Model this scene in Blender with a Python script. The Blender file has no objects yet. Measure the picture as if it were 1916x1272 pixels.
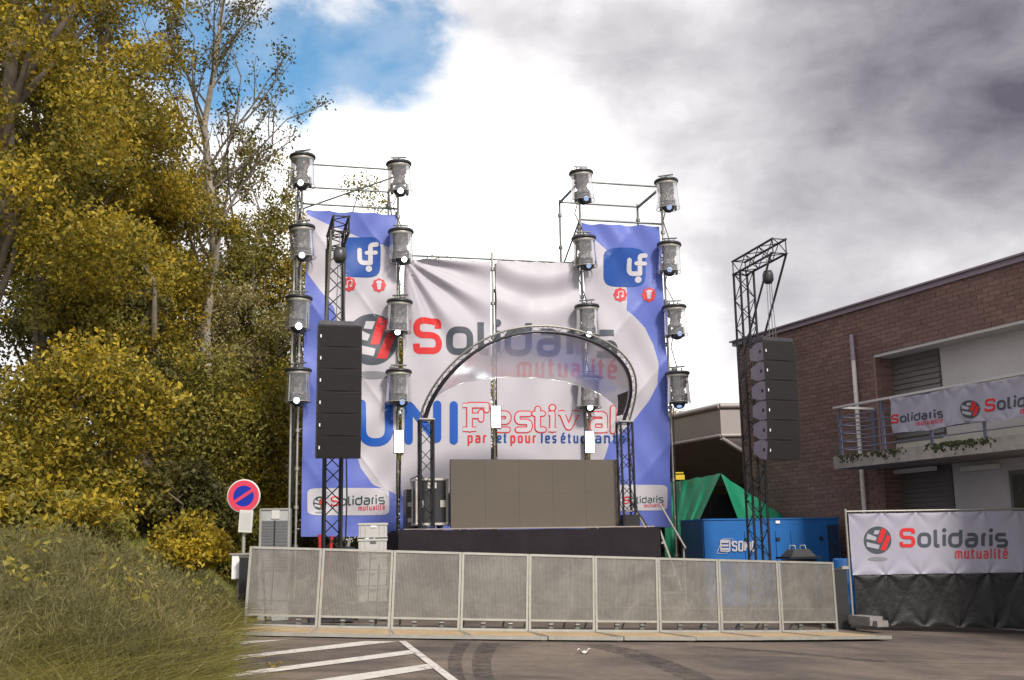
import bpy, bmesh, math, random
import numpy as np
from mathutils import Vector, Matrix
random.seed(7)
SC = bpy.context.scene
COL = SC.collection
R = math.radians
# ------------------------------------------------------------------ camera
F, ROLL, HC = 2080.0, 0.017, 1.17
TH = math.atan(388 / F)
cam_d = bpy.data.cameras.new('camera')
cam_d.sensor_width = 36; cam_d.lens = 36 * F / 1916
cam_d.clip_start = 0.1; cam_d.clip_end = 2000
cam_d.dof.use_dof = True; cam_d.dof.focus_distance = 19.5; cam_d.dof.aperture_fstop = 7.0
cam = bpy.data.objects.new('camera', cam_d); COL.objects.link(cam)
cam.matrix_world = Matrix.Translation((0, 0, HC)) @ Matrix.Rotation(math.pi / 2 + TH, 4, 'X') @ Matrix.Rotation(-ROLL, 4, 'Z')
SC.camera = cam

def ray(px, py):
    a, b = px - 958, 636 - py
    c, s = math.cos(ROLL), math.sin(ROLL)
    u, v = (a * c + b * s) / F, (-a * s + b * c) / F
    return Vector((u, math.cos(TH) - v * math.sin(TH), math.sin(TH) + v * math.cos(TH)))
def P(px, py, Y):
    d = ray(px, py)
    return Vector((0, 0, HC)) + d * (Y / d.y)
def hit(px, py, p0, n):
    d = ray(px, py); o = Vector((0, 0, HC))
    return o + d * ((Vector(p0) - o).dot(n) / d.dot(n))

# ------------------------------------------------------------------ world
SUN_EL, SUN_AZ = R(38), R(152)          # azimuth from +Y towards +X: behind the camera, to the right
wd = bpy.data.worlds.new('World'); SC.world = wd; wd.use_nodes = True
class NT:
    """small helper for wiring nodes"""
    def __init__(s, tree): s.t = tree; s.n = tree.nodes; s.l = tree.links
    def new(s, kind, **kw):
        n = s.n.new(kind)
        for k, v in kw.items(): setattr(n, k, v)
        return n
    def put(s, sock, v):
        if isinstance(v, bpy.types.NodeSocket): s.l.new(v, sock)
        elif v is not None: sock.default_value = v
    def math(s, op, a, b=None, c=None, clamp=False):
        n = s.new('ShaderNodeMath', operation=op); n.use_clamp = clamp
        for i, v in enumerate((a, b, c)):
            if v is not None: s.put(n.inputs[i], v)
        return n.outputs[0]
    def vmath(s, op, a, b=None):
        n = s.new('ShaderNodeVectorMath', operation=op)
        s.put(n.inputs[0], a)
        if b is not None:
            s.put(n.inputs[3] if op == 'SCALE' else n.inputs[1], b)
        return n.outputs['Value'] if op in ('DOT_PRODUCT', 'LENGTH', 'DISTANCE') else n.outputs[0]
    def noise(s, vec, scale, detail=4, rough=.55, dist=0.0, out='Fac'):
        n = s.new('ShaderNodeTexNoise'); s.put(n.inputs['Vector'], vec)
        n.inputs['Scale'].default_value = scale; n.inputs['Detail'].default_value = detail
        n.inputs['Roughness'].default_value = rough; n.inputs['Distortion'].default_value = dist
        return n.outputs[out]
    def smooth(s, v, lo, hi, a=0.0, b=1.0):
        n = s.new('ShaderNodeMapRange', interpolation_type='SMOOTHSTEP')
        s.put(n.inputs[0], v)
        for i, q in enumerate((lo, hi, a, b)): n.inputs[i + 1].default_value = q
        return n.outputs[0]
    def mix(s, f, a, b, blend='MIX'):
        n = s.new('ShaderNodeMix', data_type='RGBA', blend_type=blend)
        s.put(n.inputs[0], f)
        for i, v in ((6, a), (7, b)):
            if isinstance(v, (tuple, list)): v = (*v, 1) if len(v) == 3 else v
            s.put(n.inputs[i], v)
        return n.outputs[2]
    def ramp(s, f, stops):
        n = s.new('ShaderNodeValToRGB'); e = n.color_ramp.elements
        while len(e) < len(stops): e.new(0.5)
        for q, (p, c) in zip(e, stops): q.position = p; q.color = (*c, 1)
        s.put(n.inputs[0], f); return n.outputs[0]

w = NT(wd.node_tree); w.n.clear()
tc = w.new('ShaderNodeTexCoord')
nd = w.vmath('NORMALIZE', tc.outputs['Generated'])
sky = w.new('ShaderNodeTexSky', sky_type='NISHITA'); sky.sun_disc = False
sky.sun_elevation = SUN_EL; sky.sun_rotation = SUN_AZ
blue = w.mix(1.0, sky.outputs[0], (0.10, 0.10, 0.10), 'MULTIPLY')
blue = w.mix(1.0, blue, (0.60, 0.95, 1.02), 'MULTIPLY')
vec = w.vmath('MULTIPLY', nd, (1.0, 1.0, 1.7))
n_big = w.noise(vec, 3.2, 6, .55, .35)
n_fine = w.noise(vec, 13.0, 7, .58, .2)
n_mid = w.noise(w.vmath('ADD', vec, (3.1, 1.7, .4)), 4.6, 5, .46, .25)
def ang(px, py): return w.math('ARCCOSINE', w.vmath('DOT_PRODUCT', nd, tuple(ray(px, py).normalized())))
def near(lst):
    o_ = ang(*lst[0])
    for q_ in lst[1:]: o_ = w.math('SMOOTH_MIN', o_, ang(*q_), .04)
    return o_
nz = w.math('ADD', w.math('MULTIPLY', w.math('SUBTRACT', n_fine, .5), .10), w.math('MULTIPLY', w.math('SUBTRACT', n_mid, .5), .12))
# the bank of dark cloud to the right, the sunlit cloud in the middle, the opening at upper left
v = w.math('ADD', w.math('MULTIPLY', w.math('SUBTRACT', ang(1900, 10), -.045), 2.35), w.math('ADD', w.math('MULTIPLY', w.math('SUBTRACT', n_mid, .50), 1.35), w.math('MULTIPLY', w.math('SUBTRACT', n_fine, .5), .62)), clamp=True)
cloud = w.ramp(v, [(0, (.085, .079, .103)), (.24, (.185, .176, .200)), (.46, (.295, .283, .305)), (.72, (.42, .408, .425)), (1, (.62, .607, .612))])
glow = w.smooth(w.math('ADD', near([(620, 360), (820, 370), (1000, 370), (950, 520), (1150, 640)]), nz), .045, .100, 1.0, 0.0)
gap = w.smooth(w.math('ADD', near([(60, 10), (250, 40), (400, 80), (540, 95), (650, 105), (730, 115)]), w.math('MULTIPLY', nz, .75)), .028, .062, 1.0, 0.0)
c = w.mix(glow, cloud, w.ramp(n_mid, [(.3, (.80, .79, .80)), (.46, (1.15, 1.13, 1.12)), (.7, (1.35, 1.33, 1.31))]))
c = w.mix(w.math('MULTIPLY', gap, w.smooth(n_fine, .30, .62, 1.0, .78)), c, blue)
bg = w.new('ShaderNodeBackground'); w.put(bg.inputs[0], c); bg.inputs[1].default_value = 1.0
wo = w.new('ShaderNodeOutputWorld'); w.l.new(bg.outputs[0], wo.inputs[0])

# ------------------------------------------------------------------ sun, exposure
sd = bpy.data.lights.new('sun', 'SUN'); sd.energy = 2.3; sd.angle = R(10); sd.color = (1, .93, .82)
so = bpy.data.objects.new('sun', sd); COL.objects.link(so)
sdir = Vector((math.sin(SUN_AZ) * math.cos(SUN_EL), math.cos(SUN_AZ) * math.cos(SUN_EL), math.sin(SUN_EL)))
so.rotation_euler = sdir.to_track_quat('Z', 'Y').to_euler()
so.location = (20, -20, 30)
vs = SC.view_settings
vs.view_transform = 'Standard'; vs.look = 'None'; vs.exposure = 0.82; vs.gamma = 1; vs.use_curve_mapping = False
SC.cycles.use_denoising = True
SC.cycles.max_bounces = 8; SC.cycles.transparent_max_bounces = 24

# ------------------------------------------------------------------ materials
MATS = {}
def mat(name, col, rough=.6, metal=0.0, var=0.0, vscale=4.0, bump=0.0, bscale=30.0, spec=.5, emit=None, estr=0.0, coat=0.0):
    m = bpy.data.materials.new(name); m.use_nodes = True
    t = NT(m.node_tree); b = t.n['Principled BSDF']
    b.inputs['Roughness'].default_value = rough; b.inputs['Metallic'].default_value = metal
    b.inputs['Specular IOR Level'].default_value = spec; b.inputs['Coat Weight'].default_value = coat
    b.inputs['Base Color'].default_value = (*col, 1)
    g = t.new('ShaderNodeNewGeometry')
    if var:
        n1 = t.noise(g.outputs['Position'], vscale, 5, .6)
        n2 = t.noise(g.outputs['Position'], vscale * 7, 4, .6)
        k = t.math('ADD', t.math('MULTIPLY', t.math('SUBTRACT', n1, .5), 2 * var * 1.6), t.math('MULTIPLY', t.math('SUBTRACT', n2, .5), var * 1.6))
        t.put(b.inputs['Base Color'], t.vmath('SCALE', t.vmath('ADD', tuple(col), (0, 0, 0)), t.math('ADD', k, 1.0)))
        t.put(b.inputs['Roughness'], t.math('ADD', t.math('MULTIPLY', t.math('SUBTRACT', n2, .5), .3), rough, clamp=True))
    if bump:
        n3 = t.noise(g.outputs['Position'], bscale, 4, .6)
        bp = t.new('ShaderNodeBump'); bp.inputs['Strength'].default_value = bump; bp.inputs['Distance'].default_value = .02
        t.put(bp.inputs['Height'], n3); t.l.new(bp.outputs[0], b.inputs['Normal'])
    if emit:
        b.inputs['Emission Color'].default_value = (*emit, 1); b.inputs['Emission Strength'].default_value = estr
    MATS[name] = m
    return m
def film(name, col, opac, gloss=.15, rough=.15, noise_amt=.0, nscale=6.0, translucent=False):
    """thin clear sheet: mostly see-through, partly hazy, with a sheen"""
    m = bpy.data.materials.new(name); m.use_nodes = True
    t = NT(m.node_tree); t.n.clear()
    tr = t.new('ShaderNodeBsdfTransparent'); df = t.new('ShaderNodeBsdfDiffuse'); gl = t.new('ShaderNodeBsdfGlossy')
    tl = t.new('ShaderNodeBsdfTranslucent'); tl.inputs[0].default_value = (*col, 1)
    df.inputs[0].default_value = (*col, 1); gl.inputs[1].default_value = rough
    a0 = t.new('ShaderNodeMixShader'); a0.inputs[0].default_value = .5 if translucent else 0
    t.l.new(df.outputs[0], a0.inputs[1]); t.l.new(tl.outputs[0], a0.inputs[2])
    g = t.new('ShaderNodeNewGeometry'); n = t.noise(g.outputs['Position'], nscale, 4, .6)
    f = t.math('ADD', t.math('MULTIPLY', t.math('SUBTRACT', n, .5), noise_amt * 3), opac, clamp=True)
    a = t.new('ShaderNodeMixShader'); t.put(a.inputs[0], f)
    t.l.new(tr.outputs[0], a.inputs[1]); t.l.new(a0.outputs[0], a.inputs[2])
    fr = t.new('ShaderNodeFresnel'); fr.inputs[0].default_value = 1.4
    b = t.new('ShaderNodeMixShader'); t.put(b.inputs[0], t.math('ADD', t.math('MULTIPLY', fr.outputs[0], .6), gloss * .3, clamp=True))
    t.l.new(a.outputs[0], b.inputs[1]); t.l.new(gl.outputs[0], b.inputs[2])
    o = t.new('ShaderNodeOutputMaterial'); t.l.new(b.outputs[0], o.inputs[0])
    MATS[name] = m; return m
def leafmat(name, stops, trans=.35, nscale=.5):
    m = bpy.data.materials.new(name); m.use_nodes = True
    t = NT(m.node_tree); b = t.n['Principled BSDF']
    g = t.new('ShaderNodeNewGeometry')
    n = t.noise(g.outputs['Position'], nscale, 3, .6)
    f = t.math('ADD', t.math('MULTIPLY', g.outputs['Random Per Island'], .45), t.math('MULTIPLY', t.math('SUBTRACT', n, .22), 1.0), clamp=True)
    c = t.ramp(f, stops)
    t.put(b.inputs['Base Color'], c); b.inputs['Roughness'].default_value = .55
    b.inputs['Specular IOR Level'].default_value = .3
    tl = t.new('ShaderNodeBsdfTranslucent'); t.put(tl.inputs[0], c)
    mx = t.new('ShaderNodeMixShader'); mx.inputs[0].default_value = trans
    t.l.new(b.outputs[0], mx.inputs[1]); t.l.new(tl.outputs[0], mx.inputs[2])
    t.l.new(mx.outputs[0], t.n['Material Output'].inputs[0])
    MATS[name] = m; return m

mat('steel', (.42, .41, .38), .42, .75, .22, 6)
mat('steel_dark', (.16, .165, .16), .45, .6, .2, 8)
mat('truss_black', (.018, .018, .022), .45, .3, .2, 8)
mat('truss_grey', (.075, .072, .08), .4, .6, .25, 9)
mat('galv', (.34, .33, .30), .5, .45, .18, 5)
mat('speaker_black', (.013, .011, .014), .75, 0, .25, 5)
mat('speaker_grille', (.011, .0095, .011), .85, .1, .3, 14, .5, 260)
mat('speaker_side', (.19, .165, .215), .55, 0, .15, 6)
mat('white_badge', (.75, .75, .75), .5)
mat('plastic_black', (.02, .02, .022), .4, 0, .2, 8)
mat('wrap', (.12, .115, .118), .28, .35, .55, 16, .9, 34)
mat('lens_off', (.03, .04, .06), .1, 0, 0, 1, 0, 1, .8, (.45, .6, 1), .45)
mat('lens_on', (.6, .8, 1), .1, 0, 0, 1, 0, 1, .8, (.80, .93, 1), 3.0)
mat('lens_bright', (.8, .9, 1), .1, 0, 0, 1, 0, 1, .8, (.82, .88, 1), 25)
mat('panel_light', (.9, .9, .9), .3, 0, 0, 1, 0, 1, .5, (.95, .98, 1), 3.0)
mat('skirt', (.021, .017, .022), .95, 0, .25, 2.5, .25, 12, .2)
mat('deck', (.30, .25, .23), .7, 0, .2, 3)
mat('led_face', (.112, .095, .080), .78, 0, .06, 1.2, .3, 300, .25)
mat('gen_blue', (.002, .105, .36), .55, 0, .12, 2.2, .04, 8, .5, None, 0, .2)
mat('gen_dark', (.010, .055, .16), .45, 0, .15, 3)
mat('black', (.012, .012, .013), .6)
mat('tarp_green', (.010, .20, .105), .5, 0, .22, 2.0, .35, 10, .4)
mat('tarp_black', (.007, .007, .008), .45, 0, .35, 3, .55, 7, .5)
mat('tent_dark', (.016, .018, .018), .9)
mat('coping', (.235, .19, .235), .45, .25, .10, 2)
mat('render_grey', (.46, .435, .44), .85, 0, .10, 1.1, .12, 40)
mat('render_pale', (.50, .47, .42), .85, 0, .12, 1.6, .1, 40)
mat('concrete', (.27, .25, .235), .9, 0, .35, 3.5, .4, 22)
mat('shutter', (.155, .145, .145), .55, .3, .12, 3)
mat('rail_blue', (.115, .125, .19), .5, .2, .15, 5)
mat('rail_top', (.55, .54, .55), .4, .4, .1, 5)
mat('pipe', (.58, .55, .53), .5, 0, .12, 4)
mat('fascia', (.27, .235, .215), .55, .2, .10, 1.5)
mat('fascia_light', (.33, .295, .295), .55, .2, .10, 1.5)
mat('soffit', (.22, .19, .17), .7, 0, .15, 2)
mat('dark_glass', (.05, .05, .025), .25, 0, .5, 1.5, 0, 1, .25)
mat('moss', (.035, .042, .014), .95, 0, .5, 14, .8, 50)
mat('mortar', (.275, .205, .185), .9, 0, .15, 6, .2, 60)
mat('banner_white', (.415, .395, .445), .5, 0, .035, 1.1, 0, 1, .35)
mat('banner_lilac', (.095, .13, .43), .5, 0, .04, 1.3, 0, 1, .35)
mat('banner_white_shaded', (.31, .30, .375), .5, 0, .05, 1.3, 0, 1, .35); mat('print_white_shaded', (.34, .33, .40), .5)  # white vinyl and print, darkened in colour for dimmer light at fence and balcony
mat('print_red', (.52, .022, .026), .5, spec=.3); mat('print_grey', (.055, .066, .084), .5, spec=.3)
mat('print_shadow', (.19, .195, .22), .5, spec=.3); mat('print_blue', (.003, .070, .36), .5, spec=.3)
mat('print_navy', (.006, .050, .22), .5, spec=.3); mat('print_badge', (.006, .055, .27), .5, spec=.3)
mat('print_softred', (.48, .045, .055), .5, spec=.3); mat('print_green', (.025, .055, .052), .5, spec=.3)
mat('print_white', (.44, .42, .465), .5)
mat('sign_red', (.55, .045, .085), .4, spec=.3); mat('sign_blue', (.003, .022, .30), .4, spec=.3); mat('sign_white', (.52, .51, .49), .4)
mat('crate_grey', (.44, .435, .425), .5, 0, .06, 4); mat('crate_dark', (.10, .10, .10), .6)
mat('cabinet', (.36, .37, .37), .5, .2, .1, 4); mat('cabinet_slat', (.115, .115, .125), .5, .2, .1, 4)
mat('red_steel', (.42, .022, .022), .45, 0, .2, 6); mat('case_edge', (.56, .53, .48), .35, .6, .15, 7)
mat('plywood', (.36, .255, .145), .75, 0, .22, 2.6, .15, 24)
mat('foot', (.20, .19, .185), .85, 0, .25, 6, .3, 30)
mat('orange', (.65, .22, .02), .5); mat('tape_blue', (.03, .13, .5), .5); mat('yellow', (.65, .45, .02), .5)
mat('cloth_navy', (.015, .02, .045), .9, 0, .3, 8)
mat('bark', (.135, .11, .085), .9, 0, .4, 5, .7, 20); mat('bark_pale', (.30, .26, .21), .85, 0, .4, 5, .6, 18)
mat('soil', (.075, .07, .03), .95, 0, .4, 1.5, .6, 10)
mat('lawn', (.13, .145, .025), .95, 0, .3, 2, .6, 40)
mat('paint', (.50, .465, .435), .8, 0, .16, 5, .25, 60)
mat('paper', (.62, .58, .54), .8); mat('dry_leaf', (.20, .11, .035), .8)
film('clear_cover', (.55, .52, .55), .10, .30, .12, .06, 9)
film('canopy_film', (.55, .51, .64), .36, .30, .2, .05, 1.5, True)
leafmat('leaf_gold', [(.06, (.032, .034, .007)), (.28, (.110, .100, .014)), (.50, (.265, .205, .022)), (.76, (.46, .33, .028)), (1, (.70, .47, .036))], .34, .9)
leafmat('leaf_olive', [(.05, (.045, .05, .012)), (.36, (.150, .142, .028)), (.70, (.29, .245, .045)), (1, (.50, .38, .06))], .32, 1.1)
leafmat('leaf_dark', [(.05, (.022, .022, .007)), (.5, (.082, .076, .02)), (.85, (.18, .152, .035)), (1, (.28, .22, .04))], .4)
leafmat('leaf_grey', [(.05, (.09, .082, .036)), (.45, (.245, .21, .085)), (.8, (.40, .33, .14)), (1, (.52, .42, .17))], .32, 1.1)
leafmat('broom', [(.0, (.026, .027, .010)), (.35, (.100, .095, .036)), (.70, (.205, .178, .066)), (1, (.40, .31, .11))], .3, 1.6)
leafmat('tall_grass', [(.0, (.05, .05, .014)), (.45, (.140, .128, .032)), (.8, (.28, .235, .06)), (1, (.48, .37, .11))], .35, 1.0)

def brickmat(name, per_object):
    m = bpy.data.materials.new(name); m.use_nodes = True
    t = NT(m.node_tree); b = t.n['Principled BSDF']
    g = t.new('ShaderNodeNewGeometry')
    rnd = t.new('ShaderNodeObjectInfo').outputs['Random'] if per_object else g.outputs['Random Per Island']
    n = t.noise(g.outputs['Position'], 26, 4, .65); nb = t.noise(g.outputs['Position'], .9, 3, .5)
    c0 = t.ramp(rnd, [(0, (.160, .092, .080)), (.5, (.190, .108, .094)), (1, (.225, .130, .112))])
    k = t.math('ADD', t.math('ADD', t.math('MULTIPLY', n, .55), .50), t.math('MULTIPLY', t.math('SUBTRACT', nb, .5), .5))
    t.put(b.inputs['Base Color'], t.vmath('SCALE', c0, k)); b.inputs['Roughness'].default_value = .85
    bp = t.new('ShaderNodeBump'); bp.inputs['Strength'].default_value = .4; bp.inputs['Distance'].default_value = .01
    t.put(bp.inputs['Height'], n); t.l.new(bp.outputs[0], b.inputs['Normal'])
    MATS[name] = m
brickmat('brick_single', True); brickmat('brick_mass', False)

def asphalt():
    m = bpy.data.materials.new('asphalt'); m.use_nodes = True
    t = NT(m.node_tree); b = t.n['Principled BSDF']
    g = t.new('ShaderNodeNewGeometry'); p = g.outputs['Position']
    fine = t.noise(p, 95, 3, .7); mid = t.noise(p, 7, 5, .6); big = t.noise(p, .55, 5, .6, .6)
    v = t.new('ShaderNodeTexVoronoi'); t.put(v.inputs['Vector'], p); v.inputs['Scale'].default_value = 60
    c = t.ramp(big, [(.30, (.062, .047, .045)), (.46, (.115, .088, .074)), (.60, (.170, .130, .102)), (.8, (.21, .162, .12))])
    k = t.math('MULTIPLY', t.math('ADD', t.math('MULTIPLY', fine, 1.5), t.math('ADD', t.math('MULTIPLY', mid, .8), -.25)), t.smooth(t.noise(t.vmath('MULTIPLY', p, (.35, 1.3, 1)), 1.3, 6, .65, 1.2), .36, .50, .68, 1.0))
    t.put(b.inputs['Base Color'], t.vmath('SCALE', c, k)); b.inputs['Roughness'].default_value = .85
    bp = t.new('ShaderNodeBump'); bp.inputs['Strength'].default_value = .7; bp.inputs['Distance'].default_value = .012
    t.put(bp.inputs['Height'], t.math('ADD', fine, v.outputs['Distance'])); t.l.new(bp.outputs[0], b.inputs['Normal'])
    MATS['asphalt'] = m
asphalt()
def mesh_sheet():
    """corrugated perforated sheet of the crowd barriers: fine rows of slots, about half open"""
    m = bpy.data.materials.new('perforated_sheet'); m.use_nodes = True
    t = NT(m.node_tree); b = t.n['Principled BSDF']; b.inputs['Metallic'].default_value = .25; b.inputs['Roughness'].default_value = .55
    o = t.new('ShaderNodeTexCoord').outputs['Object']
    g = t.new('ShaderNodeNewGeometry')
    n = t.noise(g.outputs['Position'], 2.0, 5, .65, .6); n2 = t.noise(g.outputs['Position'], 16, 4, .7)
    c = t.ramp(n, [(.30, (.135, .127, .117)), (.5, (.175, .165, .152)), (.70, (.225, .213, .196))])
    t.put(b.inputs['Base Color'], t.vmath('SCALE', c, t.math('ADD', t.math('MULTIPLY', n2, .6), .7)))
    sp = t.new('ShaderNodeSeparateXYZ'); t.put(sp.inputs[0], o)
    sx = t.math('SINE', t.math('MULTIPLY', sp.outputs[0], 2 * math.pi / .0215))
    sz = t.math('SINE', t.math('MULTIPLY', sp.outputs[2], 2 * math.pi / .011))
    hole = t.smooth(t.math('ADD', sx, t.math('MULTIPLY', sz, .5)), .62, 1.1)
    tr = t.new('ShaderNodeBsdfTransparent'); mx = t.new('ShaderNodeMixShader')
    t.put(mx.inputs[0], hole); t.l.new(b.outputs[0], mx.inputs[1]); t.l.new(tr.outputs[0], mx.inputs[2])
    t.l.new(mx.outputs[0], t.n['Material Output'].inputs[0]); MATS['perforated_sheet'] = m
mesh_sheet()
def worn_paint():
    m = MATS['paint']; t = NT(m.node_tree); b = t.n['Principled BSDF']
    g = t.new('ShaderNodeNewGeometry'); n1 = t.noise(g.outputs['Position'], 22, 6, .7); n2 = t.noise(g.outputs['Position'], 2.2, 3, .6)
    f = t.smooth(t.math('ADD', n1, t.math('MULTIPLY', t.math('SUBTRACT', n2, .5), .6)), .56, .70)
    tr = t.new('ShaderNodeBsdfTransparent'); mx = t.new('ShaderNodeMixShader'); t.put(mx.inputs[0], t.math('MULTIPLY', f, .85))
    t.l.new(b.outputs[0], mx.inputs[1]); t.l.new(tr.outputs[0], mx.inputs[2]); t.l.new(mx.outputs[0], t.n['Material Output'].inputs[0])
worn_paint()
def tyre():
    m = bpy.data.materials.new('tyre_rubber'); m.use_nodes = True
    t = NT(m.node_tree); b = t.n['Principled BSDF']; b.inputs['Base Color'].default_value = (.03, .026, .028, 1); b.inputs['Roughness'].default_value = .8
    g = t.new('ShaderNodeNewGeometry'); n = t.noise(g.outputs['Position'], 9, 5, .7); n2 = t.noise(g.outputs['Position'], 70, 2, .6)
    f = t.math('MULTIPLY', t.smooth(n, .3, .7), t.math('ADD', t.math('MULTIPLY', n2, .7), .2), clamp=True)
    tr = t.new('ShaderNodeBsdfTransparent'); mx = t.new('ShaderNodeMixShader'); t.put(mx.inputs[0], f)
    t.l.new(tr.outputs[0], mx.inputs[1]); t.l.new(b.outputs[0], mx.inputs[2])
    t.l.new(mx.outputs[0], t.n['Material Output'].inputs[0]); MATS['tyre_rubber'] = m
tyre()

# ------------------------------------------------------------------ mesh helpers
BASE = {}
class MB:
    def __init__(s): s.v = []; s.f = []; s.m = []; s.sm = []
    def add(s, vs_, fs, mi=0, smooth=False):
        o = len(s.v); s.v += [tuple(q) for q in vs_]
        for f in fs: s.f.append([i + o for i in f]); s.m.append(mi); s.sm.append(smooth)
        return s
    def box(s, c, size, rz=0.0, mi=0, M=None, taper=1.0):
        hx, hy, hz = [q / 2 for q in size]; c = Vector(c)
        M = M or Matrix.Rotation(rz, 3, 'Z')
        vs_ = []
        for z in (-hz, hz):
            k = taper if z > 0 else 1
            for x, y in ((-hx, -hy), (hx, -hy), (hx, hy), (-hx, hy)): vs_.append(c + M @ Vector((x * k, y * k, z)))
        return s.add(vs_, [(3, 2, 1, 0), (4, 5, 6, 7), (0, 1, 5, 4), (1, 2, 6, 5), (2, 3, 7, 6), (3, 0, 4, 7)], mi)
    def tube(s, a, b, r, n=6, r2=None, mi=0, caps=True):
        a, b = Vector(a), Vector(b); d = (b - a)
        if d.length < 1e-6: return s
        q = d.to_track_quat('Z', 'Y').to_matrix(); r2 = r if r2 is None else r2
        vs_ = []
        for p, rr in ((a, r), (b, r2)):
            for i in range(n): t = 2 * math.pi * i / n; vs_.append(p + q @ Vector((rr * math.cos(t), rr * math.sin(t), 0)))
        fs = [(i, (i + 1) % n, n + (i + 1) % n, n + i) for i in range(n)]
        s.add(vs_, fs, mi, True)
        if caps: s.add(vs_, [tuple(range(n - 1, -1, -1)), tuple(range(n, 2 * n))], mi)
        return s
    def path(s, pts, r, n=6, mi=0, closed=False):
        pts = [Vector(p) for p in pts]; k = len(pts); vs_ = []; prev = None
        rs = r if isinstance(r, (list, tuple)) else [r] * k
        for i, p in enumerate(pts):
            a = pts[max(i - 1, 0)]; b = pts[min(i + 1, k - 1)]; d = (b - a).normalized()
            if prev is None: x = d.orthogonal().normalized()
            else: x = (prev - d * prev.dot(d)).normalized()
            prev = x; y = d.cross(x)
            for j in range(n): t = 2 * math.pi * j / n; vs_.append(p + (x * math.cos(t) + y * math.sin(t)) * rs[i])
        fs = [(i * n + j, i * n + (j + 1) % n, (i + 1) * n + (j + 1) % n, (i + 1) * n + j) for i in range(k - 1) for j in range(n)]
        s.add(vs_, fs, mi, True)
        s.add(vs_, [tuple(range(n - 1, -1, -1)), tuple(range((k - 1) * n, k * n))], mi); return s
    def lathe(s, prof, n=20, c=(0, 0, 0), mi=0, M=None, smooth=True):
        c = Vector(c); vs_ = []; M = M or Matrix.Identity(3)
        for r, z in prof:
            for i in range(n): t = 2 * math.pi * i / n; vs_.append(c + M @ Vector((r * math.cos(t), r * math.sin(t), z)))
        fs = [(k * n + i, k * n + (i + 1) % n, (k + 1) * n + (i + 1) % n, (k + 1) * n + i) for k in range(len(prof) - 1) for i in range(n)]
        return s.add(vs_, fs, mi, smooth)
    def grid(s, fn, nu, nv, mi=0, smooth=True):
        vs_ = [fn(i / nu, j / nv) for j in range(nv + 1) for i in range(nu + 1)]
        fs = [(j * (nu + 1) + i, j * (nu + 1) + i + 1, (j + 1) * (nu + 1) + i + 1, (j + 1) * (nu + 1) + i) for j in range(nv) for i in range(nu)]
        return s.add(vs_, fs, mi, smooth)
    def mesh(s, name, mats, off=(0, 0, 0)):
        me = bpy.data.meshes.new(name); o = Vector(off)
        me.from_pydata([tuple(Vector(v) - o) for v in s.v], [], s.f)
        for m in (mats if isinstance(mats, (list, tuple)) else [mats]): me.materials.append(MATS[m])
        me.polygons.foreach_set('material_index', s.m); me.polygons.foreach_set('use_smooth', s.sm)
        me.update(); return me
    def build(s, name, mats, parent=None, **kw):
        off = BASE.get(parent.name, Vector()) if parent else Vector(kw.pop('origin', (0, 0, 0)))
        ob = bpy.data.objects.new(name, s.mesh(name, mats, off)); COL.objects.link(ob)
        if parent: ob.parent = parent; BASE[ob.name] = off
        else: ob.location = off; BASE[ob.name] = Vector(off)
        return tag(ob, **kw)
def tag(o, label=None, cat=None, group=None, kind=None):
    if label: o['label'] = label
    if cat: o['category'] = cat
    if group: o['group'] = group
    if kind: o['kind'] = kind
    return o
def thing(name, loc, label, cat, group=None):
    o = bpy.data.objects.new(name, None); COL.objects.link(o); o.location = loc; o.empty_display_size = .2
    BASE[o.name] = Vector(loc); return tag(o, label, cat, group)
def link(name, me, parent, loc=(0, 0, 0), rot=None, scale=None):
    ob = bpy.data.objects.new(name, me); COL.objects.link(ob); ob.parent = parent; ob.location = loc
    if rot is not None: ob.rotation_euler = rot
    if scale is not None: ob.scale = scale
    BASE[ob.name] = BASE.get(parent.name, Vector()) if parent else Vector(loc)
    return ob
def copy_tree(o, parent=None):
    c = o.copy(); COL.objects.link(c); c.parent = parent
    for ch in o.children: copy_tree(ch, c)
    return c
def np_mesh(name, co, tri, m, k=4):
    """big leaf or blade meshes: co (N,3), faces of k corners (M,k)"""
    me = bpy.data.meshes.new(name); co = np.asarray(co, dtype=np.float32); tri = np.asarray(tri, dtype=np.int32)
    me.vertices.add(len(co)); me.vertices.foreach_set('co', co.ravel())
    me.loops.add(tri.size); me.loops.foreach_set('vertex_index', tri.ravel())
    me.polygons.add(len(tri)); me.polygons.foreach_set('loop_start', np.arange(0, tri.size, k, dtype=np.int32))
    me.materials.append(MATS[m]); me.update(calc_edges=True); return me

def gz(x, y=17): return -0.10 - 0.045 * x
GP, GN = Vector((0, 0, -0.10)), Vector((0.045, 0, 1)).normalized()
def G(px, py, up=0.0):
    p = hit(px, py, GP, GN); p.z += up; return p
# stage frame: O is the outer front post of the big tower, U runs along the front, W goes back
O = P(549, 800, 22.5); O.z = 0
UA = math.atan2(2.0, 7.94)
U = Vector((math.cos(UA), math.sin(UA), 0)); W = Vector((-math.sin(UA), math.cos(UA), 0))
def S(u, d, z): return O + U * u + W * d + Vector((0, 0, z))
def SP(px, py, d): return hit(px, py, O + W * d, W)
def SU(px, py, d):
    p = SP(px, py, d); return (p - O).dot(U), p.z
# building frame: s runs along the facade away from the camera, o stands proud of it
BO = Vector((9.52, 20.0, 0)); BA = Vector((-.397, .918, 0)).normalized(); BN = Vector((-BA.y, BA.x, 0))
def B(s, o, z): return BO + BA * s + BN * o + Vector((0, 0, z))
def BP(px, py, o=0.0):
    p = hit(px, py, BO + BN * o, BN); return (p - BO).dot(BA), p.z
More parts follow.
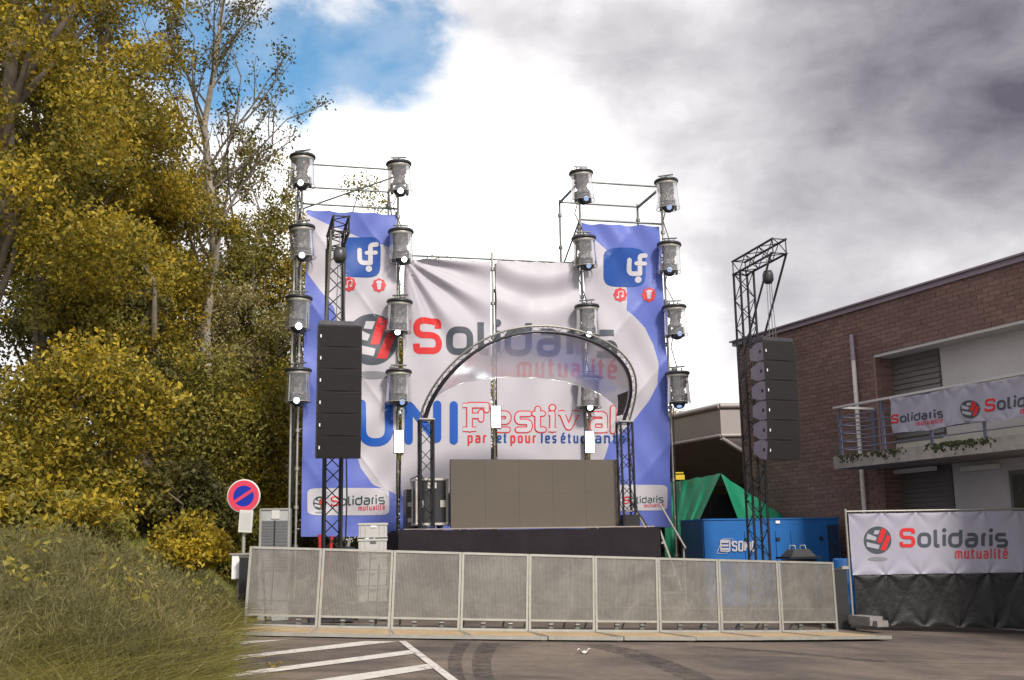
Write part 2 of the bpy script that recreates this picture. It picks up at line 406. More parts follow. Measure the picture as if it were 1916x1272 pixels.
# ================================================================== ground
NOISE = np.random.RandomState(3)
def e_edge(y): return -.44 - .225 * y if y < 17 else -4.265 - .10 * (y - 17)
def sstep(t): t = max(0.0, min(1.0, t)); return t * t * (3 - 2 * t)
def bank_z(x, y):
    t = e_edge(y) - x
    return gz(x) + 1.42 * sstep((t + .25) / 2.5) * (1 - .25 * sstep((y - 26) / 10)) * (.08 + .30 * sstep((y - 4) / 9) + .62 * sstep((y - 15) / 6)) + .05 * math.sin(x * 2.1 + y) * sstep(t)
m = MB()
m.grid(lambda a, b: Vector((-90 + 190 * a, -12 + 190 * b, gz(-90 + 190 * a))), 8, 8, 0, False)
ground = m.build('asphalt_ground', 'asphalt', kind='structure', label='worn grey brown asphalt of the car park')
m = MB()
m.grid(lambda a, b: (lambda y: Vector((e_edge(y) + .25 - 42 * (1 - a) ** 1.8, y, bank_z(e_edge(y) + .25 - 42 * (1 - a) ** 1.8, y) - (.12 if a > .999 else 0) + .004)))(2 + 60 * b), 60, 90)
m.build('grass_bank', 'lawn', kind='structure', label='rising grassy bank beside the car park')

def ground_poly(name, pix, matname, up):
    q = MB(); pts = [G(x, y, up) for x, y in pix]; q.add(pts, [tuple(range(len(pts)))])
    if q_normal_down(pts): q.f[-1].reverse()
    return q.build(name, matname, ground)
def q_normal_down(p): return (p[1] - p[0]).cross(p[2] - p[1]).z < 0
ground_poly('road_marking', [(435, 1201), (541, 1197), (457, 1205), (425, 1209)], 'paint', .006)
ground_poly('road_marking', [(420, 1231), (683, 1200), (742, 1201), (484, 1229.5), (420, 1238)], 'paint', .006)
ground_poly('road_marking', [(420, 1262), (767, 1217), (776, 1223.6), (472, 1263), (420, 1270)], 'paint', .006)
ground_poly('road_marking', [(440, 1295), (800, 1243), (814, 1251), (560, 1292), (450, 1311)], 'paint', .006)
ground_poly('road_marking', [(746, 1200.5), (759, 1200.5), (880, 1291), (862, 1293)], 'paint', .010)
def ribbon_ground(name, pix, wpx, matname, up):
    pts = [G(x, y, up) for x, y in pix]; pts2 = [G(x + wpx, y, up) for x, y in pix]; q = MB()
    n = len(pts); q.add(pts + pts2, [(i, i + 1, n + i + 1, n + i) for i in range(n - 1)]); return q.build(name, matname, ground)
def arcpix(p0, p1, p2, n=14):
    return [((1 - t) ** 2 * p0[0] + 2 * t * (1 - t) * p1[0] + t * t * p2[0], (1 - t) ** 2 * p0[1] + 2 * t * (1 - t) * p1[1] + t * t * p2[1]) for t in [i / n for i in range(n + 1)]]
ribbon_ground('tyre_mark', arcpix((856, 1203), (818, 1236), (860, 1296)), 26, 'tyre_rubber', .004)
ribbon_ground('tyre_mark', arcpix((902, 1203), (862, 1240), (905, 1296)), 36, 'tyre_rubber', .004)
ribbon_ground('tyre_mark', arcpix((1080, 1206), (1190, 1225), (1330, 1296)), 60, 'tyre_rubber', .004)
ribbon_ground('tyre_mark', arcpix((1290, 1210), (1420, 1218), (1640, 1240)), 50, 'tyre_rubber', .004)

# ================================================================== brick building
S_COR = 9.26; Z_ROOF = 6.22
sR, zR = BP(1634, 664)              # corner of the recess
Z_SLAB = 2.92
RD = .5
bld = thing('brick_building', B(4, 0, gz(7)), 'two-storey brown brick building with a balcony at the edge of the car park', 'building')
wl = MB()
def wallquad(s0, s1, z0, z1, o=0.0): wl.add([B(s0, o, z0), B(s1, o, z0), B(s1, o, z1), B(s0, o, z1)], [(0, 1, 2, 3)])
zb = -1.0
wallquad(sR, S_COR, zb, Z_ROOF); wallquad(-9, sR, zR, Z_ROOF)
wl.add([B(sR, 0, zb), B(sR, 0, zR), B(sR, -RD, zR), B(sR, -RD, zb)], [(0, 1, 2, 3)])                        # reveal
wl.add([B(S_COR, 0, zb), B(S_COR, 0, Z_ROOF), B(S_COR, -9, Z_ROOF), B(S_COR, -9, zb)], [(0, 1, 2, 3)])      # far end
wall = wl.build('brick_wall', 'mortar', bld)
# bricks: module .30 x .097, laid in stretcher bond; the 300 nearest are single pieces
BL, BH, BM, BC = .288, .084, .300, .097
def brickbox(l, d=.024):
    q = MB(); q.box((0, 0, 0), (l, d, BH)); return q
full_me = brickbox(BL).mesh('brick', 'brick_single'); half_me = brickbox(BL / 2 - .006).mesh('brick', 'brick_single')
cells = []
nz = int((Z_ROOF - zb) / BC)
for k in range(nz):
    z = Z_ROOF - (k + .5) * BC
    s = -1.2 if z > zR + .03 else sR + .004
    end = S_COR
    if z < -.5: continue
    first = BM / 2 if k % 2 else BM
    while s < end - .05:
        l = min(first, end - s); first = BM
        cells.append((s + l / 2, z, l - .012)); s += l
vis = []
for c in cells:
    p = B(c[0], 0, c[1]); d = p - Vector((0, 0, HC))
    px_ok = c[0] > .05 and c[1] > 2.4
    vis.append((0 if px_ok else 1, d.length + (0 if c[2] > .2 else 3), c))
vis.sort(key=lambda q: (q[0], q[1]))
rot = math.atan2(BA.y, BA.x)
rb = random.Random(5)
single = set()
for q in vis[:300]:
    c = q[2]; single.add(c)
    me = full_me if c[2] > .2 else half_me
    ob = link('brick', me, wall, B(c[0], .002 + rb.uniform(-.003, .003), c[1]) - BASE[bld.name], (0, 0, rot))
    if c[2] < .2 or c[2] < .27: ob.scale.x = c[2] / (BL if me is full_me else BL / 2 - .006)
q = MB(); M3 = Matrix.Rotation(rot, 3, 'Z')
for c in cells:
    if c in single: continue
    q.box(B(c[0], .002 + rb.uniform(-.003, .003), c[1]), (c[2], .024, BH), M=M3)
q2 = q
k = 0
while True:                        # the reveal's bricks
    z = zR - (k + .5) * BC; k += 1
    if z < -.5: break
    off = 0 if k % 2 else .15
    a = .02
    while a < RD - .04:
        l = min(.30 - (off if a < .03 else 0), RD - a); q2.box(B(sR - .001, -a - l / 2, z), (.02, l - .012, BH), M=M3); a += l
q2.build('brick_courses', 'brick_mass', wall, kind='stuff')
# coping, roof, recess
q = MB(); q.box(B((S_COR - 9) / 2, -.15, Z_ROOF + .055), (S_COR + 9.2, .44, .105), M=M3); q.box(B((S_COR - 9) / 2, -.13, Z_ROOF + .125), (S_COR + 9.3, .52, .035), M=M3)
q.build('roof_coping', 'coping', bld)
q = MB(); q.add([B(-9, -.3, Z_ROOF), B(S_COR, -.3, Z_ROOF), B(S_COR, -9, Z_ROOF), B(-9, -9, Z_ROOF)], [(0, 1, 2, 3)]); q.build('roof', 'concrete', bld)
q = MB(); q.box(B((sR - 9) / 2, -RD / 2 - .02, zR - .03), (sR + 9 - .01, RD + .02, .06), M=M3); q.build('soffit', 'render_grey', bld)
sh0, _ = BP(1762, 700, -RD); sh1 = sR - .02
q = MB(); q.box(B((sh0 - 9) / 2, -RD - .1, (Z_SLAB + zR) / 2), (sh0 + 9, .2, zR - Z_SLAB - .06), M=M3)
q.build('rendered_wall', 'render_grey', bld)
def shutter(s0, s1, z0, z1, o, pitch, name='roller_shutter', mt='shutter'):
    q = MB(); n = int((z1 - z0) / pitch)
    q.box(B((s0 + s1) / 2, o - .05, (z0 + z1) / 2), (s1 - s0, .03, z1 - z0), M=M3)
    for i in range(n):
        z = z0 + (i + .5) * pitch
        a = [B(s0, o, z - pitch * .42), B(s1, o, z - pitch * .42), B(s1, o - .028, z + pitch * .42), B(s0, o - .028, z + pitch * .42),
             B(s0, o - .034, z - pitch * .42), B(s1, o - .034, z - pitch * .42)]
        q.add(a, [(0, 1, 2, 3), (4, 5, 1, 0)])
    return q.build(name, mt, bld)
shutter(sh0 + .02, sh1, Z_SLAB + .3, zR - .06, -RD + .05, .115)
q = MB(); q.box(B((sh0 + sh1) / 2, -RD + .02, Z_SLAB + .15), (sh1 - sh0, .12, .3), M=M3); q.build('plinth', 'render_pale', bld)
q = MB(); q.box(B(sh0 / 2 - 4.5, -RD + .06, Z_SLAB + .18), (sh0 + 9, .08, .36), M=M3); q.build('plinth', 'render_pale', bld)
# lower floor under the balcony
g0, _ = BP(1784, 900, -RD); g1, _ = BP(1672, 900, -RD)
q = MB(); q.box(B((g0 - 9) / 2, -RD - .1, 1.1), (g0 + 9, .2, 3.4), M=M3); q.box(B((g1 + sR) / 2, -RD - .1, 1.1), (sR - g1, .2, 3.4), M=M3)
q.build('rendered_wall', 'render_grey', bld)
shutter(g0 + .02, g1 - .02, 1.35, 2.72, -RD + .03, .10, 'roller_shutter', 'shutter')
q = MB(); q.box(B((g0 + g1) / 2, -RD - .08, .4), (g1 - g0, .04, 1.9), M=M3); q.build('garage_door', 'black', bld)
q = MB(); q.box(B((g0 + g1) / 2 + .1, -RD + .16, 2.62), (1.3, .1, .09), M=M3); q.build('light_strip', 'pipe', bld)
ws, wz = BP(1897, 920, -RD)
q = MB(); q.box(B(ws - .5, -RD + .015, wz), (1.1, .05, .8), M=M3); win = q.build('window', 'shutter', bld)
q = MB(); q.box(B(ws - .5, -RD + .045, wz), (.94, .02, .64), M=M3); q.build('pane', 'dark_glass', win)
q = MB(); q.box(B(ws + .7, -RD + .08, 2.55), (.9, .12, .10), M=M3); q.build('light_strip', 'pipe', bld)
# balcony
BPROUD = 1.12
sB, _ = BP(1560, 860, BPROUD)
q = MB(); q.box(B((sB - 9) / 2, (BPROUD - .0) / 2 + .012, Z_SLAB - .11), (sB + 9, BPROUD, .26), M=M3)
slab = q.build('balcony_slab', 'concrete', bld)
q = MB(); q.box(B((sR - 9) / 2, -RD / 2, Z_SLAB - .12), (sR + 9 - .02, RD - .02, .22), M=M3); q.build('balcony_slab', 'concrete', bld)
rm = random.Random(11); q = MB()
for i in range(46):
    s = sB - rm.uniform(.02, 4.2); 
    if math.sin(s * 2.3) + math.sin(s * 5.1 + 1) < -.1: continue
    for k in range(16):
        r = rm.uniform(.012, .034); q.lathe([(0, -r), (r, -r * .3), (r * .8, r * .5), (0, r)], 6, B(s + rm.gauss(0, .09), BPROUD + .012 - rm.random() * .02, Z_SLAB + .03 - abs(rm.gauss(0, .07))), 0, Matrix.Rotation(rm.random() * 3, 3, 'X'))
q.build('moss', 'moss', slab, kind='stuff')
RO = BPROUD - .12; ZT = Z_SLAB + 1.06
posts = [sB - .12 - i * 1.3 for i in range(9)]
rail = thing('balcony_railing', B(sB, RO, Z_SLAB), 'blue grey steel railing along the balcony edge', 'railing')
for s in posts:
    q = MB(); q.box(B(s, RO, Z_SLAB + .51), (.05, .05, 1.02), M=M3); q.build('post', 'rail_blue', rail)
for k in range(1, 6):
    q = MB(); q.tube(B(sB - .12, RO, Z_SLAB + .17 * k), B(-8, RO, Z_SLAB + .17 * k), .013, 6); q.build('rail', 'rail_blue', rail)
    q = MB(); q.tube(B(sB - .12, RO, Z_SLAB + .17 * k), B(sB - .12, .04, Z_SLAB + .17 * k), .013, 6); q.build('rail', 'rail_blue', rail)
q = MB(); q.box(B(sB - .12, .1, Z_SLAB + .51), (.05, .05, 1.02), M=M3); q.build('post', 'rail_blue', rail)
q = MB(); q.box(B((sB - 8) / 2, RO, ZT), (sB + 8, .11, .045), M=M3); q.box(B(sB - .1, RO / 2, ZT - .002), (.10, RO - .12, .045), M=M3); q.build('handrail', 'rail_top', rail)
# downpipe
s0, z0 = BP(1592, 626, .12)
q = MB(); q.tube(B(s0, .1, z0), B(s0, .1, Z_SLAB + 2.2), .055, 10); q.tube(B(s0, .1, Z_SLAB + 2.25), B(s0, .1, -.6), .05, 10, mi=1); q.tube(B(s0, .1, Z_SLAB + 2.2), B(s0, .1, Z_SLAB + 2.25), .066, 10)
q.build('downpipe', ['coping', 'pipe'], bld)

# ================================================================== low annex with a deep canopy
AO = P(1347, 762, 32.0); AO.z = 0
AL = P(1255, 783, 34.6); AL.z = 0
ad = (AL - AO).normalized(); an = Vector((-ad.y, ad.x, 0)); an = an if an.y > 0 else -an        # an points back
zt = P(1347, 762, 32.0).z; zf = P(1347, 815, 32.0).z
ann = thing('canopy_annex', (AO.x, AO.y, gz(AO.x)), 'low grey annex with a deep overhanging canopy behind the green tent', 'building')
far = AO + ad * 9; rgt = AO + Vector((4.2, .15, 0))
def V(p, z): return Vector((p.x, p.y, z))
q = MB(); q.add([V(AO, zf), V(far, zf), V(far, zt), V(AO, zt)], [(0, 1, 2, 3)]); q.add([V(far + an * 6, zt), V(AO + an * 6, zt), V(AO, zt), V(far, zt)], [(0, 1, 2, 3)])
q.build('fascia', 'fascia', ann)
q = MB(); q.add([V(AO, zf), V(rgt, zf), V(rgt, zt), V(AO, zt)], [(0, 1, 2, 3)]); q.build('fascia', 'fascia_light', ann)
q = MB(); q.tube(V(AO, zt + .04), V(far, zt + .04), .09, 6); q.tube(V(AO, zt + .04), V(rgt, zt + .04), .09, 6); q.tube(V(AO, zf), V(far, zf), .06, 6); q.tube(V(AO, zf), V(rgt, zf), .06, 6)
q.build('roof_trim', 'fascia_light', ann)
zs = zf - 1.25; bk = 2.2
q = MB()
for i in range(16):
    a, b = i / 16, (i + .86) / 16
    pts = [V(AO + an * bk * a, zf - .04 - 1.2 * a), V(far + an * bk * a, zf - .04 - 1.2 * a), V(far + an * bk * b, zf - .04 - 1.2 * b), V(AO + an * bk * b, zf - .04 - 1.2 * b)]
    q.add(pts, [(0, 1, 2, 3)])
q.add([V(AO + an * .1, zf - .0), V(far + an * .1, zf - .0), V(far + an * (bk + .1), zf - 1.2), V(AO + an * (bk + .1), zf - 1.2)], [(0, 1, 2, 3)])
q.build('soffit_board', 'soffit', ann)
q = MB(); q.add([V(AO, zf - .07), V(AO + an * bk, zf - 1.26), V(AO + an * bk + Vector((3.5, 0, 0)), zf - 1.26), V(rgt, zf - .07)], [(0, 1, 2, 3)])
q.tube(V(AO, zf - .07), V(AO + an * bk, zf - 1.26), .07, 6); q.build('canopy_cheek', 'fascia_light', ann)
for i in range(7):
    a = AO + an * (bk + .02) + ad * (i * 1.25 - .6); b = a + ad * 1.17
    q = MB(); q.add([V(a, gz(5)), V(b, gz(5)), V(b, zf - 1.2), V(a, zf - 1.2)], [(0, 1, 2, 3)]); q.build('window_pane', 'dark_glass', ann)
q = MB(); a = AO + an * (bk + .1) - ad * 4; q.add([V(a, gz(5)), V(far + an * (bk + .1), gz(5)), V(far + an * (bk + .1), zf - 1.2), V(a, zf - 1.2)], [(0, 1, 2, 3)])
q.build('back_wall', 'soffit', ann)

# ================================================================== trees
def diamonds(c, L, Wd, rng, up=0.0, bias=None):
    n = len(c)
    t = rng.normal(size=(n, 3)); t[:, 2] += up
    t /= np.linalg.norm(t, axis=1)[:, None] + 1e-9
    b = np.cross(t, rng.normal(size=(n, 3))); b /= np.linalg.norm(b, axis=1)[:, None] + 1e-9
    l = (L * rng.uniform(.4, 1.45, n))[:, None]; wd_ = (Wd * rng.uniform(.6, 1.3, n))[:, None]
    co = np.stack([c + t * l / 2, c + b * wd_ / 2, c - t * l / 2, c - b * wd_ / 2], 1).reshape(-1, 3)
    return co, np.arange(4 * n).reshape(n, 4)
def crown_points(rng, c, rx, ry, rz, nclump, n, cr=(.45, .95), hole=.15):
    """leaf positions: clumps spread through an uneven ellipsoid"""
    cl = []
    while len(cl) < nclump:
        d = rng.normal(size=3); d /= np.linalg.norm(d)
        r = rng.uniform(.15, 1) ** .5
        lump = 1 + .22 * math.sin(3 * d[0] + 5 * d[2] + c[0]) + .18 * math.sin(7 * d[2] - 4 * d[1])
        cl.append((np.array([d[0] * rx, d[1] * ry, d[2] * rz]) * r * lump, rng.uniform(*cr)))
    wts = np.array([q[1] ** 2 for q in cl]); wts /= wts.sum(); cnt = (wts * n).astype(int)
    out = []
    for (p, r), k in zip(cl, cnt):
        d = rng.normal(size=(k, 3)); d /= np.linalg.norm(d, axis=1)[:, None]
        rr = rng.uniform(.12, 1, k) ** .55
        out.append(np.asarray(c) + p + d * (rr * r)[:, None] * np.array([1, 1, .62]))
    return np.concatenate(out), [np.asarray(c) + q[0] for q in cl]
def tree(name, px, Y, top, rx, low, label, cat='tree', leaf='leaf_gold', n=22000, ncl=70, tr=.16, seed=1, bark='bark', L=.098, trunk_name='trunk', cr=(.45, .95), group='trees of the wood', rz=None, xw=None):
    """top: pixel row of the crown's top (or a height in metres if < 60), low: height of the crown's underside above ground"""
    rng = np.random.RandomState(seed); rr = random.Random(seed)
    x = P(px, 900, Y).x if xw is None else xw
    z0 = bank_z(x, Y) if x < e_edge(Y) else gz(x)
    zt_ = P(px, top, Y).z if not (0 < top < 60) else z0 + top
    h = zt_ - z0
    o = thing(name, (x, Y, z0), label, cat, group)
    pts = [Vector((x, Y, z0 - .1))]
    for i in range(1, 8): pts.append(Vector((x + rr.uniform(-.12, .12) * i * .5, Y + rr.uniform(-.12, .12) * i * .5, z0 + h * .88 * i / 7)))
    q = MB(); q.path(pts, [tr * (1.25 if i == 0 else 1 - .115 * i) for i in range(8)], 8); q.build(trunk_name, bark, o)
    c = np.array([x, Y, z0 + (low + h) / 2])
    lp, cl = crown_points(rng, c, rx, rx * .9, (h - low) / 2, ncl, int(n * 1.35), cr)
    co, fa = diamonds(lp, L, L * .62, rng)
    me = np_mesh('crown', co - np.array([x, Y, z0]), fa, leaf)
    q = MB()
    for k in rr.sample(range(len(cl)), min(len(cl), 16)):
        e = Vector(cl[k]); t = min(.85, max(.15, (e.z - z0) / h * .8)); a = pts[0].lerp(pts[-1], t)
        mid = a.lerp(e, .5) + Vector((rr.uniform(-.3, .3), rr.uniform(-.3, .3), .25))
        q.path([a, mid, e], [tr * .38, tr * .22, tr * .07], 5)
    q.build('branches', bark, o)
    link('crown', me, o)
    return o
def bare_tree(name, px, Y, h, spread, label, seed, nleaf, leaf='leaf_dark', tr=.15, group='trees of the wood', nlat=30, low=.3):
    """upright thin tree: a leader with rising side branches, twigs and few small leaf tufts"""
    rr = random.Random(seed); rng = np.random.RandomState(seed)
    x = P(px, 900, Y).x; z0 = bank_z(x, Y); o = thing(name, (x, Y, z0), label, 'tree', group)
    lead = [Vector((x, Y, z0 - .1))]
    for i in range(1, 11): lead.append(Vector((x + rr.uniform(-.10, .10) * i ** .5, Y + rr.uniform(-.1, .1) * i ** .5, z0 + h * i / 10)))
    q = MB(); q.path(lead, [tr * (1.15 - .108 * i) for i in range(11)], 8); q.build('trunk', 'bark_pale', o)
    def at(t): k = min(9, int(t * 10)); return lead[k].lerp(lead[k + 1], t * 10 - k)
    tips = []; q = MB()
    def limb(p, d, l, r_, k):
        pts = [p]; dd = d.copy()
        for i in range(4):
            dd = (dd + Vector((rr.uniform(-.14, .14), rr.uniform(-.14, .14), rr.uniform(.0, .16)))).normalized(); pts.append(pts[-1] + dd * l / 4)
        q.path(pts, [r_, r_ * .85, r_ * .7, r_ * .5, r_ * .3], 5 if r_ > .02 else 3)
        if k < 2: tips.extend(pts[1:])
        if k == 0: return
        for j in range(4 if k == 2 else 3):
            a = rr.uniform(0, 6.28); nd_ = (dd + Vector((math.cos(a) * .75, math.sin(a) * .75, rr.uniform(-.1, .35)))).normalized()
            limb(pts[1 + j % 4], nd_, l * rr.uniform(.36, .6), r_ * .5, k - 1)
    for i in range(nlat):
        t = low + (.97 - low) * (i + rr.random()) / nlat; a = rr.uniform(0, 6.28)
        limb(at(t), Vector((math.cos(a) * spread, math.sin(a) * spread, .85)).normalized(), h * (.22 * (1.08 - t) + .045), tr * .36 * (1.2 - t), 2)
    q.build('branches', 'bark', o)
    tp = np.array([tuple(p) for p in tips]); sel = tp[rng.permutation(len(tp))[:len(tp) // 3]]; idx = rng.randint(0, len(sel), nleaf // 9)
    lp = (sel[idx][:, None, :] + rng.normal(scale=.12, size=(len(idx), 9, 3))).reshape(-1, 3)
    co, fa = diamonds(lp, .10, .065, rng)
    link('crown', np_mesh('crown', co - np.array([x, Y, z0]), fa, leaf), o)

tree('broadleaf_tree', -40, 19.5, 15.5, 3.1, 2.0, 'huge golden green tree filling the upper corner of the wood', n=44000, ncl=130, tr=.24, seed=2)
tree('broadleaf_tree', 125, 23, 14.2, 1.9, 2.6, 'tall golden tree next to the huge corner tree', n=38000, ncl=100, tr=.2, seed=3)
tree('broadleaf_tree', 60, 22, 15, 2.2, 1.5, 'tall green gold tree between the two biggest corner trees', leaf='leaf_olive', n=30000, ncl=90, tr=.18, seed=24)
tree('broadleaf_tree', 200, 25, 150, 1.25, 1.5, 'upright golden tree just left of the birch', n=26000, ncl=80, tr=.15, seed=25)
tree('broadleaf_tree', 275, 26.5, 270, 1.3, 3.0, 'golden leaved tree with bright yellow lower leaves beside the bare birch', n=26000, ncl=70, tr=.17, seed=4)
bare_tree('birch_tree', 378, 27.5, 17.5, .62, 'tall thin half bare birch rising against the blue sky', 21, 8500, tr=.17, nlat=34)
bare_tree('birch_tree', 462, 30, 11.2, .95, 'thin sparse tree with fine bare twigs left of the scaffold', 33, 6500, 'leaf_olive', tr=.11, nlat=22)
tree('broadleaf_tree', 330, 29, 400, 2.0, 1.5, 'pale olive tree behind the birch trunk', leaf='leaf_grey', n=20000, ncl=60, seed=6)
tree('broadleaf_tree', 440, 31, 350, 1.9, 1.2, 'olive tree crowded below the sparse twiggy tree', leaf='leaf_olive', n=24000, ncl=70, seed=7)
tree('broadleaf_tree', 545, 31, 330, 1.55, 1.0, 'green gold tree directly behind the outer scaffold posts', n=22000, ncl=70, seed=8)
tree('broadleaf_tree', 640, 33, 325, 1.6, 2.0, 'light crowned tree showing above the blue banner', leaf='leaf_olive', n=15000, ncl=50, seed=9)
tree('broadleaf_tree', 765, 34, 455, 1.5, 1.0, 'golden tree hidden behind the centre of the backdrop', n=12000, ncl=45, seed=10)
tree('broadleaf_tree', 925, 36, 640, 1.9, .8, 'low golden tree seen through the gap at the centre post', n=10000, ncl=40, seed=12)
tree('broadleaf_tree', 1100, 37, 700, 1.7, .8, 'low golden tree seen through the gap behind the work light', n=9000, ncl=40, seed=13)
tree('broadleaf_tree', 1268, 44, 742, 1.7, .8, 'small yellow tree peeping over the grey annex roof', leaf='leaf_gold', n=7000, ncl=30, seed=14)
tree('ivy_tree', 268, 22.5, 500, .5, .3, 'dark ivy wrapped trunk standing in the shade of the wood', leaf='leaf_dark', n=10000, ncl=55, tr=.2, seed=15, cr=(.22, .42))
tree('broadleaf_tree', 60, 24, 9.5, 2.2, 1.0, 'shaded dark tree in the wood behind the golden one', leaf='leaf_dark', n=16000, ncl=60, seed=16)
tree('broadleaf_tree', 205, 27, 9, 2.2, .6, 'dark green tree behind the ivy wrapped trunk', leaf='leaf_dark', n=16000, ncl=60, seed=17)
tree('broadleaf_tree', 390, 25, 640, 1.35, .5, 'young tree beneath the birch', leaf='leaf_olive', n=15000, ncl=55, tr=.08, seed=18)
tree('broadleaf_tree', 505, 25.5, 660, 1.15, .4, 'young yellow green tree behind the no parking sign', leaf='leaf_gold', n=13000, ncl=50, tr=.07, seed=19)
tree('broadleaf_tree', 130, 19.5, 640, 1.3, .5, 'low spreading golden tree under the corner tree', n=15000, ncl=55, tr=.09, seed=20)
def shrub(px, Y, h, rx, label, leaf, n, seed):
    tree('shrub', px, Y, h, rx, .05, label, 'shrub', leaf, n, 34, .035, seed, 'bark', .10, 'stem', (.22, .45), 'shrubs under the wood')
shrub(30, 16.0, 1.5, 1.15, 'yellow leaved shrub on top of the bank at the picture edge', 'leaf_gold', 9000, 40)
shrub(150, 17.5, .95, .9, 'low yellow shrub beside the larger one on the bank', 'leaf_olive', 6000, 41)
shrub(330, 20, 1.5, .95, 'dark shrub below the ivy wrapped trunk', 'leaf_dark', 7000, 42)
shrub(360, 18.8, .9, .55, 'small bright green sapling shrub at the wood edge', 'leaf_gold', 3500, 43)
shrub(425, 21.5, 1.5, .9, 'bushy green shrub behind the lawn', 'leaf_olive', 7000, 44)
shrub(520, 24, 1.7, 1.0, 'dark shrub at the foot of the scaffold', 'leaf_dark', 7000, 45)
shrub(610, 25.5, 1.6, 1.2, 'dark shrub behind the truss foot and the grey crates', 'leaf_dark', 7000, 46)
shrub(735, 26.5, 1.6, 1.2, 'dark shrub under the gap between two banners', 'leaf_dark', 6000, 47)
# the wood beyond: one mass
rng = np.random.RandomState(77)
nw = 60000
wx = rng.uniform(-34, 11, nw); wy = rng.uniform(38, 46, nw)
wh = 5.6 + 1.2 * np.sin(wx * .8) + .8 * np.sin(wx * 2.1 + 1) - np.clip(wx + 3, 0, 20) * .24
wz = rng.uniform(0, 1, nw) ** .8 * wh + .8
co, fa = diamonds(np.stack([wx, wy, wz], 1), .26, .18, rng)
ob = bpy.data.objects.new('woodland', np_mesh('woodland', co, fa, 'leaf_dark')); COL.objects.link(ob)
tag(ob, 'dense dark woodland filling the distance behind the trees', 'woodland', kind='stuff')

# ------------------------------------------------------------------ broom and grass on the bank
rng = np.random.RandomState(5); rr = random.Random(5)
pts = []
for i in range(400):
    y = 4.6 + 11.8 * rr.random() ** .85; t = rr.uniform(.05, 1) ** 1.0 * 4.6 + .12
    x = e_edge(y) - t
    if x / y < -.56 or (y < 8.2 and rr.random() < .72): continue
    h = rr.choice((.4, .55, .7, .85)) * rr.uniform(.85, 1.1) * (.55 + .45 * min(1, t / .9)); r = rr.uniform(.34, .62)
    pts.append((x, y, bank_z(x, y), h, r))
cc, fc, base_i = [], [], 0
def strips(root, dirv, ln, wd_, bend, segs=2):
    """thin tapering blades; returns verts and quads"""
    n = len(root); side = np.cross(dirv, rng.normal(size=(n, 3))); side /= np.linalg.norm(side, axis=1)[:, None] + 1e-9
    vs_ = []
    for k in range(segs + 1):
        f = k / segs; p = root + dirv * (ln * f)[:, None] + bend * (ln * f * f)[:, None]
        wk = (wd_ * (1 - .8 * f))[:, None]
        vs_ += [p - side * wk / 2, p + side * wk / 2]
    co = np.stack(vs_, 1).reshape(-1, 3); b = (np.arange(n) * (2 * (segs + 1)))[:, None]
    q = np.concatenate([b + np.array([2 * k, 2 * k + 1, 2 * k + 3, 2 * k + 2]) for k in range(segs)], 1).reshape(-1, 4)
    return co, q
def norm(a): return a / (np.linalg.norm(a, axis=1)[:, None] + 1e-9)
for (x, y, z, h, r) in pts:
    n = 170
    d = rng.normal(size=(n, 3)) * np.array([.42, .42, .2]); d[:, 2] += 1; d = norm(d)
    root = np.array([x, y, z - .05]) + rng.normal(size=(n, 3)) * np.array([r * .35, r * .35, .02])
    bend = rng.normal(size=(n, 3)) * .18; bend[:, 2] -= .18
    co, q = strips(root, d, h * rng.uniform(.6, 1.12, n), rng.uniform(.006, .010, n) * y / 11, bend, 3); cc.append(co); fc.append(q + base_i); base_i += len(co)
    n = 760
    f = rng.uniform(.12, 1, n) ** .7; a = rng.uniform(0, 6.283, n); rad = r * np.sqrt(rng.uniform(0, 1, n)) * (.55 + .6 * f)
    root = np.stack([x + np.cos(a) * rad, y + np.sin(a) * rad, z + f * h * (1.0 - .35 * (rad / r) ** 2)], 1)
    d = norm(rng.normal(size=(n, 3)) * .6 + np.stack([np.cos(a) * .4, np.sin(a) * .4, np.full(n, .75)], 1))
    co, q = strips(root, d, rng.uniform(.04, .12, n), rng.uniform(.006, .011, n) * y / 11, rng.normal(size=(n, 3)) * .15, 1); cc.append(co); fc.append(q + base_i); base_i += len(co)
ob = bpy.data.objects.new('broom_shrubbery', np_mesh('broom_shrubbery', np.concatenate(cc), np.concatenate(fc), 'broom')); COL.objects.link(ob)
tag(ob, 'grey olive thicket of fine twiggy broom covering the bank', 'shrubbery', kind='stuff')
cc, fc, base_i = [], [], 0
for i in range(1000):
    y = rr.uniform(6.5, 17.5) if i % 3 else rr.uniform(5.2, 9.5); t = abs(rr.gauss(0, 1.0)) * 1.0 + .14
    if i % 3 == 0: t = rr.uniform(.2, 3.2)
    x = e_edge(y) - t; n = rr.randint(34, 70); h = rr.uniform(.30, .62) if y > 9.5 else rr.uniform(.38, .78)
    root = np.array([x, y, bank_z(x, y) - .03]) + rng.normal(size=(n, 3)) * np.array([.09, .09, 0])
    d = norm(rng.normal(size=(n, 3)) * np.array([.5, .5, .15]) + np.array([.08, -.05, 1]))
    bend = np.stack([d[:, 0] * 1.0, d[:, 1] * 1.0, np.full(n, -.35)], 1)
    co, q = strips(root, d, h * rng.uniform(.5, 1.25, n), rng.uniform(.007, .012, n) * max(.55, y / 11), bend, 4); cc.append(co); fc.append(q + base_i); base_i += len(co)
